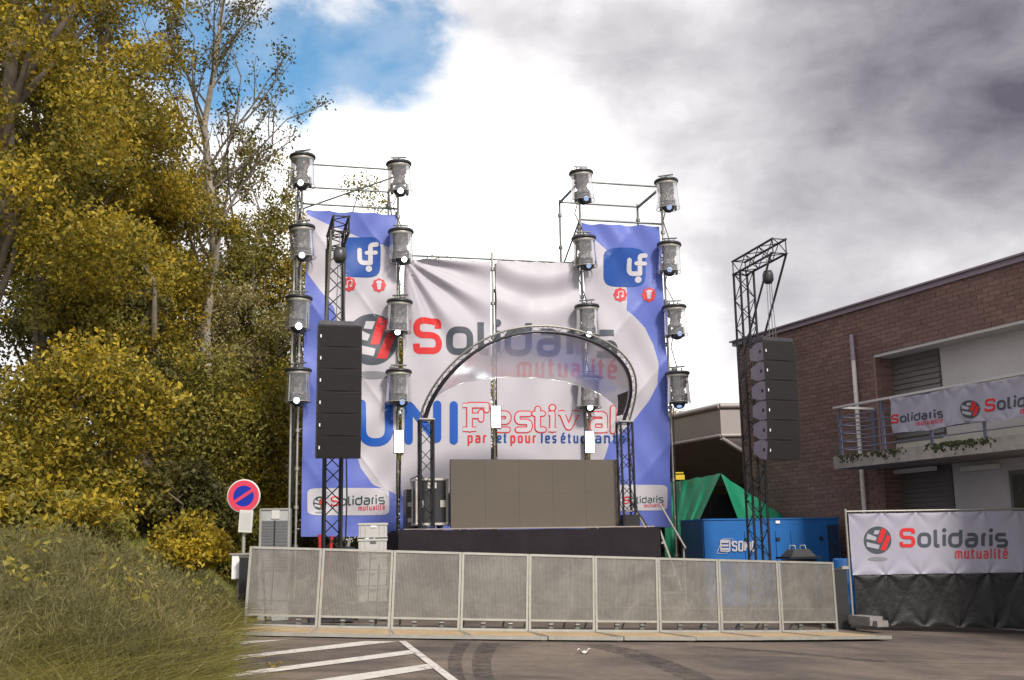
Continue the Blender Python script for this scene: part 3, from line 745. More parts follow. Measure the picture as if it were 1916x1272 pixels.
# leafy weeds among the broom
wc = []
for i in range(60):
    y_ = rr.uniform(8.5, 16); x_ = e_edge(y_) - rr.uniform(.1, 4.2); hh = rr.uniform(.3, .85)
    k_ = rr.randint(25, 70); wc.append(np.array([x_, y_, bank_z(x_, y_) + hh * .7]) + rng.normal(size=(k_, 3)) * np.array([.09, .09, hh * .28]))
co, fa = diamonds(np.concatenate(wc), .075, .05, rng)
ob = bpy.data.objects.new('weeds', np_mesh('weeds', co, fa, 'leaf_olive')); COL.objects.link(ob)
tag(ob, 'scattered leafy weeds growing through the broom on the bank', 'weeds', kind='stuff')
n = 9000                                                                          # short lawn behind the bank
y = rng.uniform(16.5, 25, n); x = np.array([e_edge(v) for v in y]) - rng.uniform(0, 4.5, n)
root = np.stack([x, y, np.array([bank_z(a, b) for a, b in zip(x, y)])], 1)
co, q = strips(root, norm(rng.normal(size=(n, 3)) * .4 + np.array([0, 0, 1])), rng.uniform(.06, .2, n), rng.uniform(.008, .014, n), rng.normal(size=(n, 3)) * .2, 1); cc.append(co); fc.append(q + base_i)
ob = bpy.data.objects.new('tall_grass', np_mesh('tall_grass', np.concatenate(cc), np.concatenate(fc), 'tall_grass')); COL.objects.link(ob)
tag(ob, 'yellow green tufts of long arching grass on the bank', 'grass', kind='stuff')
# ================================================================== lettering: strokes laid on a surface
def fillet(pts, r, closed=False, n=6):
    pts = [Vector((p[0], p[1])) for p in pts]; out = []; k = len(pts)
    for i, p in enumerate(pts):
        if not closed and i in (0, k - 1): out.append(p); continue
        a, b = pts[i - 1], pts[(i + 1) % k]; da, db = a - p, b - p
        rr_ = min(r, da.length * .5, db.length * .5)
        p0, p1 = p + da.normalized() * rr_, p + db.normalized() * rr_
        for j in range(n + 1):
            t = j / n; out.append(p0 * (1 - t) ** 2 + p * 2 * t * (1 - t) + p1 * t * t)
    if closed: out.append(out[0].copy())
    return out
def resample(pts, step):
    out = [pts[0]]
    for a, b in zip(pts, pts[1:]):
        d = (b - a).length; n = max(1, int(d / step))
        for i in range(1, n + 1): out.append(a.lerp(b, i / n))
    q = [out[0]]
    for p in out[1:]:
        if (p - q[-1]).length > step * .12: q.append(p)
    return q
LIFT = [0.0]
def ribbon(sink, pts, wd_, mapper, lift, cap=True, step=4.0, across=4, mi='print_grey'):
    """pts in picture-plane units of the surface; sink(px, py) -> mesh builder or None where the cloth has a gap"""
    newid(); pts = resample(pts, step); k = len(pts); closed = k > 4 and (pts[0] - pts[-1]).length < 1e-3
    if k < 2: return
    secs = []; r = wd_ / 2
    for i, p in enumerate(pts):
        if closed: a, b = pts[i - 1] if i else pts[-2], pts[i + 1] if i < k - 1 else pts[1]
        else: a, b = pts[max(i - 1, 0)], pts[min(i + 1, k - 1)]
        d = (b - a).normalized(); secs.append((p, Vector((-d.y, d.x)), r, d))
    if cap and not closed:
        p, n_, _, d = secs[0]; pre = [(p - d * r * math.sin(t), n_, max(.02 * r, r * math.cos(t)), d) for t in (1.5, 1.15, .75, .35)]
        p, n_, _, d = secs[-1]; post = [(p + d * r * math.sin(t), n_, max(.02 * r, r * math.cos(t)), d) for t in (.35, .75, 1.15, 1.5)]
        secs = pre + secs + post
    LIFT[0] = (LIFT[0] + .00035) % .0028
    lf = lift + LIFT[0]
    flat = [[p + n_ * (rr_ * (2 * j / across - 1)) for j in range(across + 1)] for p, n_, rr_, _ in secs]
    put_grid(sink, flat, mapper, lf, mi)
def put_grid(sink, flat, mapper, lf, mi):
    by = {}
    for i in range(len(flat) - 1):
        for j in range(len(flat[0]) - 1):
            q4 = (flat[i][j], flat[i + 1][j], flat[i + 1][j + 1], flat[i][j + 1])
            cx = sum(p.x for p in q4) / 4; cy = sum(p.y for p in q4) / 4
            tgt = sink(cx, cy)
            if tgt is None: continue
            tgt = (*tgt, GID[0])
            by.setdefault(tgt, []).append(q4)
    for tgt, qs in by.items():
        mb, slots = ART.setdefault(tgt, (MB(), []))
        if mi not in slots: slots.append(mi)
        for q4 in qs: mb.add([mapper(p.x, p.y, lf) for p in q4], [(0, 1, 2, 3)], slots.index(mi))
def disc(sink, cx, cy, rx, ry, mapper, lift, mi, n=28, rings=5, p=2.0, scallop=0.0):
    newid(); LIFT[0] = (LIFT[0] + .00035) % .0028
    flat = []
    for i in range(n + 1):
        a = 2 * math.pi * i / n; c_, s_ = math.cos(a), math.sin(a)
        rad = (abs(c_) ** p + abs(s_) ** p) ** (-1 / p) * (1 + scallop * math.cos(8 * a))
        flat.append([Vector((cx + rx * rad * c_ * (.02 + .98 * k / rings), cy + ry * rad * s_ * (.02 + .98 * k / rings))) for k in range(rings + 1)])
    put_grid(sink, flat, mapper, lift + LIFT[0], mi)
def quadfill(sink, c4, mapper, lift, mi, n=6):
    newid(); a, b, c_, d = [Vector(p) for p in c4]; LIFT[0] = (LIFT[0] + .00035) % .0028
    flat = [[(a.lerp(b, i / n)).lerp(d.lerp(c_, i / n), j / n) for j in range(n + 1)] for i in range(n + 1)]
    put_grid(sink, flat, mapper, lift + LIFT[0], mi)
ART = {}; GID = [0, False]
def newid():
    if not GID[1]: GID[0] += 1
GL = {  # strokes in a box of x height 1; ascender 1.39
 'S': [[(.97, 1.06), (.97, 1.39), (0, 1.39), (0, .72), (1, .72), (1, 0), (0, 0), (0, .33)]],
 'o': [['c', (0, 0), (1, 0), (1, 1), (0, 1)]], 'l': [[(0, 1.39), (0, 0), (1, 0)]], 'i': [[(.5, 1), (.5, 0)], ['dot', (.5, 1.36)]],
 'd': [[(1, 1.39), (1, 0), (0, 0), (0, 1), (1, 1)]], 'a': [[(.08, 1), (1, 1), (1, 0), (0, 0), (0, .56), (.98, .56)]],
 'r': [[(0, 0), (0, 1), (1, 1)]], 's': [[(.95, 1), (0, 1), (0, .5), (1, .5), (1, 0), (.05, 0)]],
 'm': [[(0, 0), (0, 1), (1, 1), (1, 0)], [(.5, 1), (.5, 0)]], 'u': [[(0, 1), (0, 0), (1, 0)], [(1, 1), (1, 0)]],
 't': [[(.25, 1.35), (.25, 0), (.95, 0)], [(-.1, 1), (.85, 1)]], 'e': [[(0, .5), (1, .5), (1, 1), (0, 1), (0, 0), (.95, 0)]],
 'é': [[(0, .5), (1, .5), (1, 1), (0, 1), (0, 0), (.95, 0)], [(.38, 1.28), (.72, 1.52)]],
 'p': [[(0, -.45), (0, 1), (1, 1), (1, 0), (0, 0)]], 'n': [[(0, 0), (0, 1)], [(0, .8), (.25, 1), (1, 1), (1, 0)]], 'v': [[(0, 1), (.5, 0), (1, 1)]],
 'F': [[(.15, 0), (.15, 1.4)], [(.15, 1.4), (1, 1.4)], [(.15, .78), (.72, .78)]],
 'U': [[(0, 1.4), (0, 0), (1, 0), (1, 1.4)]], 'N': [[(0, 0), (0, 1.4), (1, 0), (1, 1.4)]], 'I': [[(.5, 0), (.5, 1.4)]],
 'D': [[(0, 0), (0, 1.4), (1, 1.4), (1, 0), (0, 0)]], 'M': [[(0, 0), (0, 1.4), (.5, .4), (1, 1.4), (1, 0)]], 'O': [['c', (0, 0), (1, 0), (1, 1.4), (0, 1.4)]],
}
SERIF = {'p': [(0, -.45, .28), (-.12, 1, .14)], 'r': [(0, 0, .3), (-.14, 1, .16)], 'n': [(0, 0, .24), (1, 0, .24), (-.14, 1, .14)], 'u': [(-.12, 1, .18), (.9, 1, .16), (1.12, 0, .14)], 'l': [(0, 0, .3), (-.14, 1.39, .16)],
         'i': [(.5, 0, .3), (.36, 1, .16)], 'd': [(.86, 1.39, .16), (1.12, 0, .14)], 'a': [(1.12, 0, .12)], 'F': [(.15, 0, .34), (0, 1.4, .2)], 'v': [(0, 1, .26), (1, 1, .26)], 'm': [(0, 0, .2), (.5, 0, .2), (1, 0, .2)]}
GLS = dict(GL); GLS['l'] = [[(0, 1.39), (0, 0)]]; GLS['F'] = GL['F'] + [[(1, 1.4), (1, 1.12)], [(.72, .98), (.72, .58)]]
GLS['t'] = [[(.25, 1.3), (.25, 0), (.9, 0)], [(-.1, 1), (.8, 1)]]
def glyph(ch, sink, x0, y0, wx, hx, th, mapper, lift, mi, slope=0.0, xr=None, serif=False, rad=.36, cap=True):
    newid(); GID[1] = True
    def T(p): x = x0 + p[0] * wx; return (x, y0 - p[1] * hx + slope * (x - (xr if xr is not None else x0)))
    for st in (GLS if serif else GL)[ch]:
        if st[0] == 'dot': c_ = T(st[1]); disc(sink, c_[0], c_[1], th * .62, th * .62, mapper, lift, mi, 14, 2); continue
        closed = st[0] == 'c'; pts = [T(p) for p in (st[1:] if closed else st)]
        ribbon(sink, fillet(pts, rad * min(wx, hx) if min(wx, hx) > th else th * .7, closed), th, mapper, lift, cap, max(1.2, th * .5), 4 if th > 4 else 2, mi)
    if serif:
        for x, y, hw in SERIF.get(ch, []):
            ribbon(sink, [Vector(T((x - hw, y))), Vector(T((x + hw, y)))], th * .8, mapper, lift, False, 3, 2, mi)
    GID[1] = False
LAY = [('S', 0, .143), ('o', .163, .293), ('l', .315, .385), ('i', .396, .424), ('d', .448, .581), ('a', .603, .724), ('r', .752, .808), ('i', .824, .846), ('s', .877, 1.0)]
def word(txt, sink, x0, x1, y0, hx, th, mapper, lift, mi, slope=0.0, serif=False, gap=.34, xr=None):
    wid = {'i': .35, 'l': .35, 't': .62, 'r': .62, 'm': 1.45, 'v': 1.0, 's': .8, ' ': .5}
    tot = sum(wid.get(c_, .92) + gap for c_ in txt) - gap; k = (x1 - x0) / tot; x = x0
    for c_ in txt:
        w_ = wid.get(c_, .92) * k
        if c_ != ' ': glyph(c_, sink, x + th / 2, y0, max(.1, w_ - th), hx, th, mapper, lift, mi, slope, x0 if xr is None else xr, serif)
        x += w_ + gap * k
def solidaris(sink_of, x0, y0, wd_, mapper, slope=0.0, lift=.006, th=.032, ball=True, grey='print_grey', red='print_red', pale='print_white'):
    nm, tl_, lg = sink_of('letter'), sink_of('letter'), sink_of('logo_patch')
    t = th * wd_; h = .138 * wd_ - t
    for ch, a, b in LAY:
        glyph(ch, nm, x0 + a * wd_ + t / 2, y0 - t / 2, max(.2, (b - a) * wd_ - t), h, t, mapper, lift, red if ch == 'S' else grey, slope, x0, rad=.42, cap=False)
    t2 = .0155 * wd_
    word('mutualité', tl_, x0 + .507 * wd_, x0 + wd_, y0 + .0936 * wd_, .058 * wd_, t2, mapper, lift, 'print_softred', slope, xr=x0)
    if ball:
        cx, cy, r = x0 - .202 * wd_, y0 - .066 * wd_ - slope * .2 * wd_, .126 * wd_
        disc(lg, cx, cy, r, r, mapper, lift, grey, 40, 7)
        for q4, mi in (([(-.23, .72), (.14, .72), (.02, .41), (-.32, .43)], pale), ([(-.74, .49), (-.06, .20), (-.17, -.05), (-.83, .09)], pale), ([(-.80, -.14), (.14, -.36), (.06, -.66), (-.80, -.48)], pale),
                       ([(.26, .90), (.62, .73), (.28, -.19), (-.06, -.19)], red), ([(.68, .45), (.93, .20), (.57, -.76), (.17, -.73)], red)):
            quadfill(lg, [(cx + x * r, cy - y * r) for x, y in q4], mapper, lift + .004, mi)
        disc(lg, cx, y0 + .108 * wd_ - slope * .2 * wd_, .090 * wd_, .019 * wd_, mapper, lift, 'print_shadow', 30, 3)
def flush_art(parents):
    for (pk, nm, _), (mb, slots) in ART.items(): mb.build(nm, slots, parents[pk])
    ART.clear()

# ================================================================== scaffold
def tube_part(name, a, b, r=.024, mt='steel', parent=None, n=8, couplers=0):
    q = MB(); a, b = Vector(a), Vector(b); q.tube(a, b, r, n)
    for i in range(couplers):
        p = a.lerp(b, (i + .5) / couplers); d = (b - a).normalized() * .035; q.tube(p - d, p + d, r * 1.9, 8)
    return q.build(name, mt, parent)
def scaffold(label, us, ztop, depth, levels, diag, bottom_px=None):
    c = S(us[0], 0, 0); z0 = gz(c.x)
    o = thing('scaffold_tower', S(us[0], 0, z0), label, 'scaffold', 'scaffold towers carrying the stage lights')
    for u in us:
        for d in (0, depth):
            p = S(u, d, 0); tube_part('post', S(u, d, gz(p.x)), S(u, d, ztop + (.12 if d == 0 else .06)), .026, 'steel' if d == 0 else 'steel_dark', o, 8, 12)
            q = MB(); q.box(S(u, d, gz(p.x) + .01), (.15, .15, .02), UA); q.build('base_plate', 'steel', o)
    for z in levels:
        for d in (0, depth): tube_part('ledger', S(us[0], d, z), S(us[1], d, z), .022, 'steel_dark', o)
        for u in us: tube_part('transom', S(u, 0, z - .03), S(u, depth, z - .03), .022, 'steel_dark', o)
    for a, b in diag: tube_part('brace', a, b, .02, 'steel_dark', o)
    return o
uL0, _ = SU(557, 800, 0); uL1, _ = SU(744, 800, 0); uR0, _ = SU(1096, 786, 0); uR1, _ = SU(1256, 800, 0)
zTL = SU(655, 312, 0)[1]; zTR = SU(1165, 345, 0)[1]; DEP = 1.55
zL2 = SU(655, 390, 0)[1]; zR2 = SU(1160, 418, 0)[1]
tl = scaffold('tall scaffold tower beside the wood, with a black truss in front', (uL0, uL1), zTL, DEP, [1.6, 3.6, 5.6, zL2 + .05, zTL],
              [(S(uL0, DEP * .5, zL2 + .15), S(uL1, .1, zTL - .1)), (S(uL0, .05, zL2), S(uL0, DEP, zTL - .1)), (S(uL1, 0, 4.6), S(uL1, DEP, zL2 + .1)), (S(uL1, 0, zL2 - 1.2), S(uL1, DEP, zTL))])
q = MB(); q.path([S(uL0 - .12, -.08, gz(-5)), S(uL0 - .14, -.08, 2.0), S(uL0 - .15, -.08, 5.2), S(uL0 - .12, -.04, zL2 + .2)], .026, 8); q.build('post', 'steel', tl)
tr_ = scaffold('scaffold tower nearer the brick building, open frame showing above', (uR0, uR1), zTR, DEP, [1.6, 3.6, 5.6, zR2 - .75, zTR],
               [(S(uR0, 0, zR2 + .05), S(uR0, DEP, zR2 - .75)), (S(uR0, .1, zR2 + .0), S(uR0, DEP * .55, zR2 - 2.2)), (S(uR0, 0, zTR), S(uR0, DEP, zTR)), (S(uR1, 0, zTR), S(uR1, DEP, zTR))])
tube_part('ledger', S(uR0, 0, zR2 + .04), S(uR1, 0, zR2 + .04), .022, 'steel_dark', tr_)
uC, zC = SU(921, 482, 0)
cf = thing('scaffold_goalpost', S(uC, 0, gz(0)), 'single scaffold post and top tube between the two towers', 'scaffold')
tube_part('post', S(uC, 0, gz(0)), S(uC, 0, zC + .12), .026, 'steel', cf, 8, 10)
tube_part('post', S(uC + .09, .1, gz(0)), S(uC + .09, .1, zC - .1), .024, 'steel_dark', cf, 8, 6)
tube_part('ledger', S(uL1, .06, zC - .02), S(uR0, .06, zC - .02), .022, 'steel_dark', cf)

# ================================================================== printed backdrop
def interp(tab, y):
    if y <= tab[0][0]: return tab[0][1:]
    for a, b in zip(tab, tab[1:]):
        if y <= b[0]: t = (y - a[0]) / (b[0] - a[0]); t_ = t; return tuple(p + (q_ - p) * t_ for p, q_ in zip(a[1:], b[1:]))
    return tab[-1][1:]
# outline of each cloth: row, first column, last column; and where its white field lies
CLOTH = {
 'l': dict(top=391, bot=1004, ex=[(391, 573, 742), (700, 568, 742), (1004, 563, 741)], slope=.055,
           white=[(391, 573, 573), (402, 573, 574), (430, 573, 650), (460, 573, 742), (507, 572, 742), (540, 598, 742), (572, 624, 742), (640, 643, 742), (760, 650, 742), (849, 668, 742), (874, 675, 742), (905, 697, 742), (922, 741, 742), (1004, 741, 741)]),
 'cl': dict(top=483, bot=992, ex=[(483, 757, 918), (700, 754, 918), (992, 748, 919)], slope=.03,
            white=[(483, 757, 918), (915, 750, 918), (928, 752, 918), (958, 826, 918), (985, 914, 918), (992, 918, 918)]),
 'cr': dict(top=486, bot=992, ex=[(486, 928, 1083), (700, 930, 1092), (992, 931, 1096)], slope=.03,
            white=[(486, 928, 1083), (858, 930, 1094), (880, 930, 1070), (960, 930, 960), (992, 931, 931)]),
 'r': dict(top=416, bot=986, ex=[(416, 1087, 1234), (700, 1100, 1249), (986, 1108, 1258)], slope=.05,
           white=[(416, 1087, 1087), (433, 1088, 1088), (437, 1088, 1100), (452, 1089, 1121), (467, 1090, 1137), (500, 1091, 1162), (538, 1093, 1174), (578, 1095, 1172), (591, 1095, 1188), (610, 1096, 1207), (640, 1098, 1222), (675, 1099, 1231), (717, 1101, 1230), (748, 1102, 1214), (779, 1103, 1191), (830, 1104, 1139), (858, 1105, 1131), (885, 1106, 1108), (986, 1108, 1108)]),
}
CD = -.13
def wrinkle(k, u, z):
    w_ = .010 * math.sin(u * 4.3 + z * .8) + .006 * math.sin(u * 9 + z * 2.4 + 1)
    if k == 'cl':
        du, dz = u - CLK[0] + .03, CLK[1] - z + .03; r = math.hypot(du, dz); a = math.atan2(dz, max(.001, du))
        w_ += .060 * math.sin(a * 15 + .6) * math.exp(-((r - 1.0) / 1.3) ** 2) + .030 * math.sin(a * 27) * math.exp(-((r - .8) / .9) ** 2)
    if k == 'cr':
        x = (u - CRK[0]) / CRK[2] - .5; dz = CRK[1] - z
        w_ += .055 * math.sin((dz + 1.3 * x * x) * 7.2 - 1.0) * math.exp(-((dz - .5) / .75) ** 2) + .018 * math.sin(u * 6 - z * 3) * math.exp(-((dz - 2) / 1.8) ** 2)
    if k == 'l': w_ += .020 * math.sin((u * .8 + z) * 4.2) + .018 * math.sin((u * 1.2 - z) * 5.5) + .02 * (1 - abs(math.sin((u * 1.4 + z) * 1.9))) ** 6
    if k == 'r': w_ += .02 * (1 - abs(math.sin((u * 1.1 - z) * 1.7))) ** 6 + .020 * math.sin((u * .9 - z) * 3.6) + .018 * math.sin((u * 1.6 + z) * 4.6 + 1) + .02 * math.sin(u * 7 + z * 5) * math.exp(-((z - zR2 + .1) / .5) ** 2)
    return w_
CLK = SU(757, 483, CD); CRK = SU(928, 486, CD) + (SU(1085, 486, CD)[0] - SU(928, 486, CD)[0],)
def which(px, py):
    for k, c_ in CLOTH.items():
        a, b = interp(c_['ex'], py)
        if a - 1.0 <= px <= b + 1.0: return k
    return None
def mapper_for(k=None):
    def f(px, py, lift):
        kk = k or which(px, py) or which(px - 4, py) or which(px + 4, py) or 'cl'
        u, z = SU(px, py, CD); return S(u, CD - wrinkle(kk, u, z) - lift, z)
    return f
ban = {}
LBL = {'l': 'tall printed banner on the tower beside the wood, behind the black truss', 'cl': 'creased white banner left of the centre post, reading UNI', 'cr': 'white banner with swags right of the centre post', 'r': 'tall blue and white printed banner on the tower nearer the brick building'}
for k, c_ in CLOTH.items():
    q = MB(); mp = mapper_for(k); rows = int((c_['bot'] - c_['top']) / 3.5)
    prev = None
    for j in range(rows + 1):
        y = c_['top'] + (c_['bot'] - c_['top']) * j / rows
        a, b = interp(c_['ex'], y); wa, wb = interp(c_['white'], y); wa = max(a, wa); wb = min(b, max(wb, wa))
        segs = [(a, wa, 1, 18), (wa, wb, 0, 44), (wb, b, 1, 28)]
        sag = lambda x: c_['slope'] * (x - a) * (1 - j / rows) + (2.2 * abs(math.sin((x - a) / (b - a) * math.pi * 4)) if j == 0 else 0)
        row = [[mp(x0_ + (x1_ - x0_) * i / n, y + sag(x0_ + (x1_ - x0_) * i / n), 0) for i in range(n + 1)] for x0_, x1_, _, n in segs]
        if prev:
            for (r0, r1, (xa, xb, mi, n)) in zip(prev, row, segs):
                vs_ = r0 + r1; q.add(vs_, [(i, n + 1 + i, n + 2 + i, i + 1) for i in range(n) if (r1[i] - r1[i + 1]).length + (r0[i] - r0[i + 1]).length > 1e-4], mi, True)
        prev = row
    o = q.build('stage_banner', ['banner_white', 'banner_lilac'], None, origin=S(SU(interp(c_['ex'], 900)[0], 900, CD)[0], CD, c_['top'] * 0), label=LBL[k], cat='banner', group='printed banners of the stage backdrop')
    me = o.data; bm = bmesh.new(); bm.from_mesh(me); bmesh.ops.remove_doubles(bm, verts=bm.verts, dist=.0004); bm.to_mesh(me); bm.free()
    ban[k] = o
def sink(nm):
    return lambda x, y: (which(x, y), nm) if which(x, y) else None
MP = mapper_for()
solidaris(sink, 773, 662, 382, MP, .022)
# UNI / Festival / motto
for ch, x0, w_, b_, ty in (('U', 677, 51, 827.5, 755), ('N', 764.5, 53.5, 824, 757), ('I', 836, 26, 824, 758)):
    glyph(ch, sink('letter'), x0, b_, w_, (b_ - ty) / 1.4, 15.5, MP, .006, 'print_blue', 0, None, False, .5 if ch == 'U' else .12)
def festival(th, mi, lift, grow):
    s_ = sink('letter')
    for ch, a, b, y in (('F', 873, 910, 803), ('e', 925, 951, 804), ('s', 968, 991, 804), ('t', 1002, 1018, 804), ('i', 1020, 1046, 804), ('v', 1051, 1077, 803), ('a', 1108, 1131, 805), ('l', 1146, 1150, 806)):
        h = 30 if ch != 'F' else 32
        glyph(ch, s_, a, y, b - a, h, th, MP, lift, mi, 0, None, True, .3, True)
festival(12.6, 'print_red', .006, 0); festival(8.2, 'print_white', .011, 0)
for txt, a, b, mi in (('par', 875, 910, 'print_red'), ('et', 930, 948, 'print_navy'), ('pour', 955, 1003, 'print_red'), ('les', 1012, 1041, 'print_navy'), ('étu', 1049, 1082, 'print_navy'), ('diants', 1086, 1170, 'print_navy')):
    word(txt, sink('letter'), a, b, 827 + (a - 875) * .004, 11.5, 3.3, MP, .006, mi, 0, True, .42)
# plain blue badges with the two letters, and the little red medallions
for k, cx, cy, sx, sy, reds in (('l', 674, 481, 38, 38, ((653, 532), (709, 534))), ('r', 1168, 500, 40, 36, ((1161, 551), (1213, 552)))):
    mp = mapper_for(k); ox, oy = (0, 0) if k == 'l' else (504, 20)
    lg = lambda x, y, k=k: (k, 'logo_patch')
    disc(lg, cx, cy, sx, sy, mp, .007, 'print_badge', 44, 8, 4.5)
    ribbon(lg, fillet([(673 + ox, 467 + oy), (673 + ox, 492 + oy), (692 + ox, 492 + oy)], 9), 8.5, mp, .011, True, 2, 3, 'print_white')
    ribbon(lg, fillet([(693 + ox, 492 + oy), (693 + ox, 458 + oy), (704 + ox, 458 + oy)], 7), 8.5, mp, .014, True, 2, 3, 'print_white')
    ribbon(lg, fillet([(686 + ox, 473 + oy), (703 + ox, 473 + oy)], 3), 7.5, mp, .017, True, 2, 3, 'print_white')
    disc(lg, 690 + ox, 503 + oy, 6, 6, mp, .011, 'print_white', 18, 3)
    for n_, (rx_, ry_) in enumerate(reds):
        disc(lg, rx_, ry_, 12.5, 13, mp, .007, 'print_softred', 48, 4, 2.0, .07)
        if n_ == 0:
            ribbon(lg, fillet([(rx_ - 3.5, ry_ + 5), (rx_ - 3.5, ry_ - 5), (rx_ + 5, ry_ - 7), (rx_ + 5, ry_ + 3)], .5), 1.8, mp, .011, False, 1.5, 2, 'print_white')
            disc(lg, rx_ - 5, ry_ + 5, 2.6, 2.2, mp, .011, 'print_white', 12, 2); disc(lg, rx_ + 3.5, ry_ + 3, 2.6, 2.2, mp, .011, 'print_white', 12, 2)
        else:
            quadfill(lg, [(rx_ - 4, ry_ - 4), (rx_ + 4, ry_ - 4), (rx_ + 3, ry_ + 8), (rx_ - 3, ry_ + 8)], mp, .011, 'print_white', 3); disc(lg, rx_, ry_ - 6, 5.5, 3, mp, .014, 'print_white', 14, 2)
# rounded white plates with the sponsor's name
for k, x0, x1, y0, y1, lx, lw, lb in (('l', 575, 728, 913, 964, 619, 101, 947), ('r', 1140, 1249, 907, 955, 1166, 76, 943)):
    mp = mapper_for(k)
    disc(lambda x, y, k=k: (k, 'name_plate'), (x0 + x1) / 2, (y0 + y1) / 2, (x1 - x0) / 2, (y1 - y0) / 2, mp, .007, 'print_white', 64, 8, 9)
    solidaris(lambda nm, k=k: (lambda x, y: (k, nm)), lx, lb, lw, mp, -.035, .012, .026, True, 'print_green')
flush_art(ban)

# eyelets and ties along the top edge of each cloth
for k, c_ in CLOTH.items():
    mp = mapper_for(k); a, b = interp(c_['ex'], c_['top'])
    for i in range(6):
        x = a + 4 + (b - a - 8) * i / 5; p = mp(x, c_['top'] + c_['slope'] * (x - a) + 4, .006)
        q = MB(); q.tube(p, p + W * .16 + Vector((0, 0, .07)), .006, 5); q.build('tie', 'plastic_black', ban[k])
# ================================================================== stage lights on the towers
def lamp_meshes():
    d = {}
    q = MB(); q.lathe([(0, .012), (.262, .010), (.275, -.012), (.275, -.045), (.255, -.052), (0, -.05)], 28); d['cover_top'] = q.mesh('cover_top', 'plastic_black')
    q = MB(); q.lathe([(.236, -.05), (.240, -.25), (.252, -.48), (.262, -.66)], 28); d['clear_cover'] = q.mesh('clear_cover', 'clear_cover')
    q = MB(); q.lathe([(.266, -.652), (.272, -.660), (.266, -.668), (.258, -.66), (.266, -.652)], 28); d['cover_rim'] = q.mesh('cover_rim', 'galv')
    q = MB(); q.lathe([(.240, -.05), (.246, -.06), (.246, -.10), (.240, -.11)], 28); d['cover_band'] = q.mesh('cover_band', 'galv')
    rr_ = random.Random(4); q = MB()          # base and yoke wrapped in crumpled grey foil
    q.grid(lambda a, b: (lambda t, z, r: Vector((r * math.cos(t) * 1.15, r * math.sin(t) * .9, z)))(a * 6.2832, -.08 - .42 * b, (.115 + .03 * math.sin(b * 7) + .03 * math.sin(a * 6.2832 * 5 + b * 9) + .02 * math.sin(a * 6.2832 * 9 - b * 14))), 26, 12)
    q.lathe([(0, -.08), (.13, -.08)], 12); d['wrapped_yoke'] = q.mesh('wrapped_yoke', 'wrap')
    q = MB(); q.lathe([(0, .14), (.08, .13), (.125, .08), (.14, 0), (.135, -.08), (.12, -.13), (.105, -.155), (.075, -.15)], 22, (0, 0, 0)); d['head'] = q.mesh('head', 'plastic_black')
    q = MB(); q.box((-.165, 0, -.58), (.045, .12, .22)); d['yoke_arm'] = q.mesh('yoke_arm', 'plastic_black')
    q = MB(); q.box((.165, 0, -.58), (.045, .12, .22)); d['yoke_arm2'] = q.mesh('yoke_arm', 'plastic_black')
    for nm, mt in (('off', 'lens_off'), ('on', 'lens_on'), ('bright', 'lens_bright')):
        q = MB(); q.lathe([(0, -.156), (.04, -.155), (.060, -.1525)], 20); d['lens_' + nm] = q.mesh('lens', mt)
    q = MB(); q.tube((-.10, 0, .012), (-.10, 0, .12), .014, 6); q.tube((.10, 0, .012), (.10, 0, .10), .014, 6); q.tube((-.16, .03, .12), (.17, -.02, .13), .018, 6); q.tube((-.02, 0, .0), (-.02, .33, .10), .02, 6); q.box((-.02, .30, .09), (.10, .09, .10)); d['clamp'] = q.mesh('clamp', 'steel_dark')
    return d
LM = lamp_meshes()
COLS = [('outer post of the tower by the wood', uL0 - .12, [(566, 292), (565, 424), (560, 556), (558, 691)], ['on', 'on', 'bright', 'on2']),
        ('inner post of the tower by the wood', uL1, [(746, 305), (750, 432), (748, 563), (746, 694)], ['on', 'on', 'on', 'off']),
        ('inner post of the tower by the building', uR0, [(1087, 322), (1092, 444), (1098, 572), (1102, 705)], ['off2', 'off2', 'on', 'on']),
        ('outer post of the tower by the building', uR1, [(1246, 338), (1252, 456), (1261, 573), (1267, 697)], ['off', 'off', 'off', 'none'])]
ORD = ['topmost', 'second from top', 'third from top', 'lowest']
rl = random.Random(9)
for name, uu, pix, states in COLS:
    for i, ((px, py), st) in enumerate(zip(pix, states)):
        dd = -.38; p = SP(px, py, dd)
        o = thing('stage_light', p, ORD[i] + ' rain-covered light, ' + name, 'stage light', 'moving stage lights in clear rain covers')
        o.rotation_euler = (rl.uniform(-.04, .04), rl.uniform(-.05, .05), UA + rl.uniform(-.35, .35))
        for nm in ('clamp', 'cover_top', 'clear_cover', 'cover_rim', 'cover_band', 'wrapped_yoke', 'yoke_arm', 'yoke_arm2'):
            c_ = link(nm.strip('2'), LM[nm], o)
            if nm == 'wrapped_yoke': c_.rotation_euler = (0, 0, rl.uniform(0, 6)); c_.scale = (rl.uniform(.9, 1.1), rl.uniform(.9, 1.1), rl.uniform(.92, 1.05))
        tilt = {'bright': R(-84), 'on2': R(-80)}.get(st, R(-72) + rl.uniform(-.22, .18)) if st != 'none' else R(-25)
        h = link('head', LM['head'], o, (0, -.03, -.62), (tilt, 0, rl.uniform(-.12, .12)))
        link('lens', LM['lens_' + ('bright' if st == 'bright' else 'on' if st.startswith('on') else 'off')], h)
    own = tl if 'wood' in name else tr_
    pts = []
    for i, (px, py) in enumerate(pix):
        p = SP(px, py, -.3) + Vector((0, 0, .12)); pts += [p, p + U * rl.uniform(.05, .12) + W * .2 - Vector((0, 0, .5)), p + U * rl.uniform(-.1, .0) + W * .25 - Vector((0, 0, 1.0))]
    q = MB(); q.path(pts + [S(uu, -.06, gz(0) + .6)], .012, 5); q.build('cable', 'plastic_black', own)
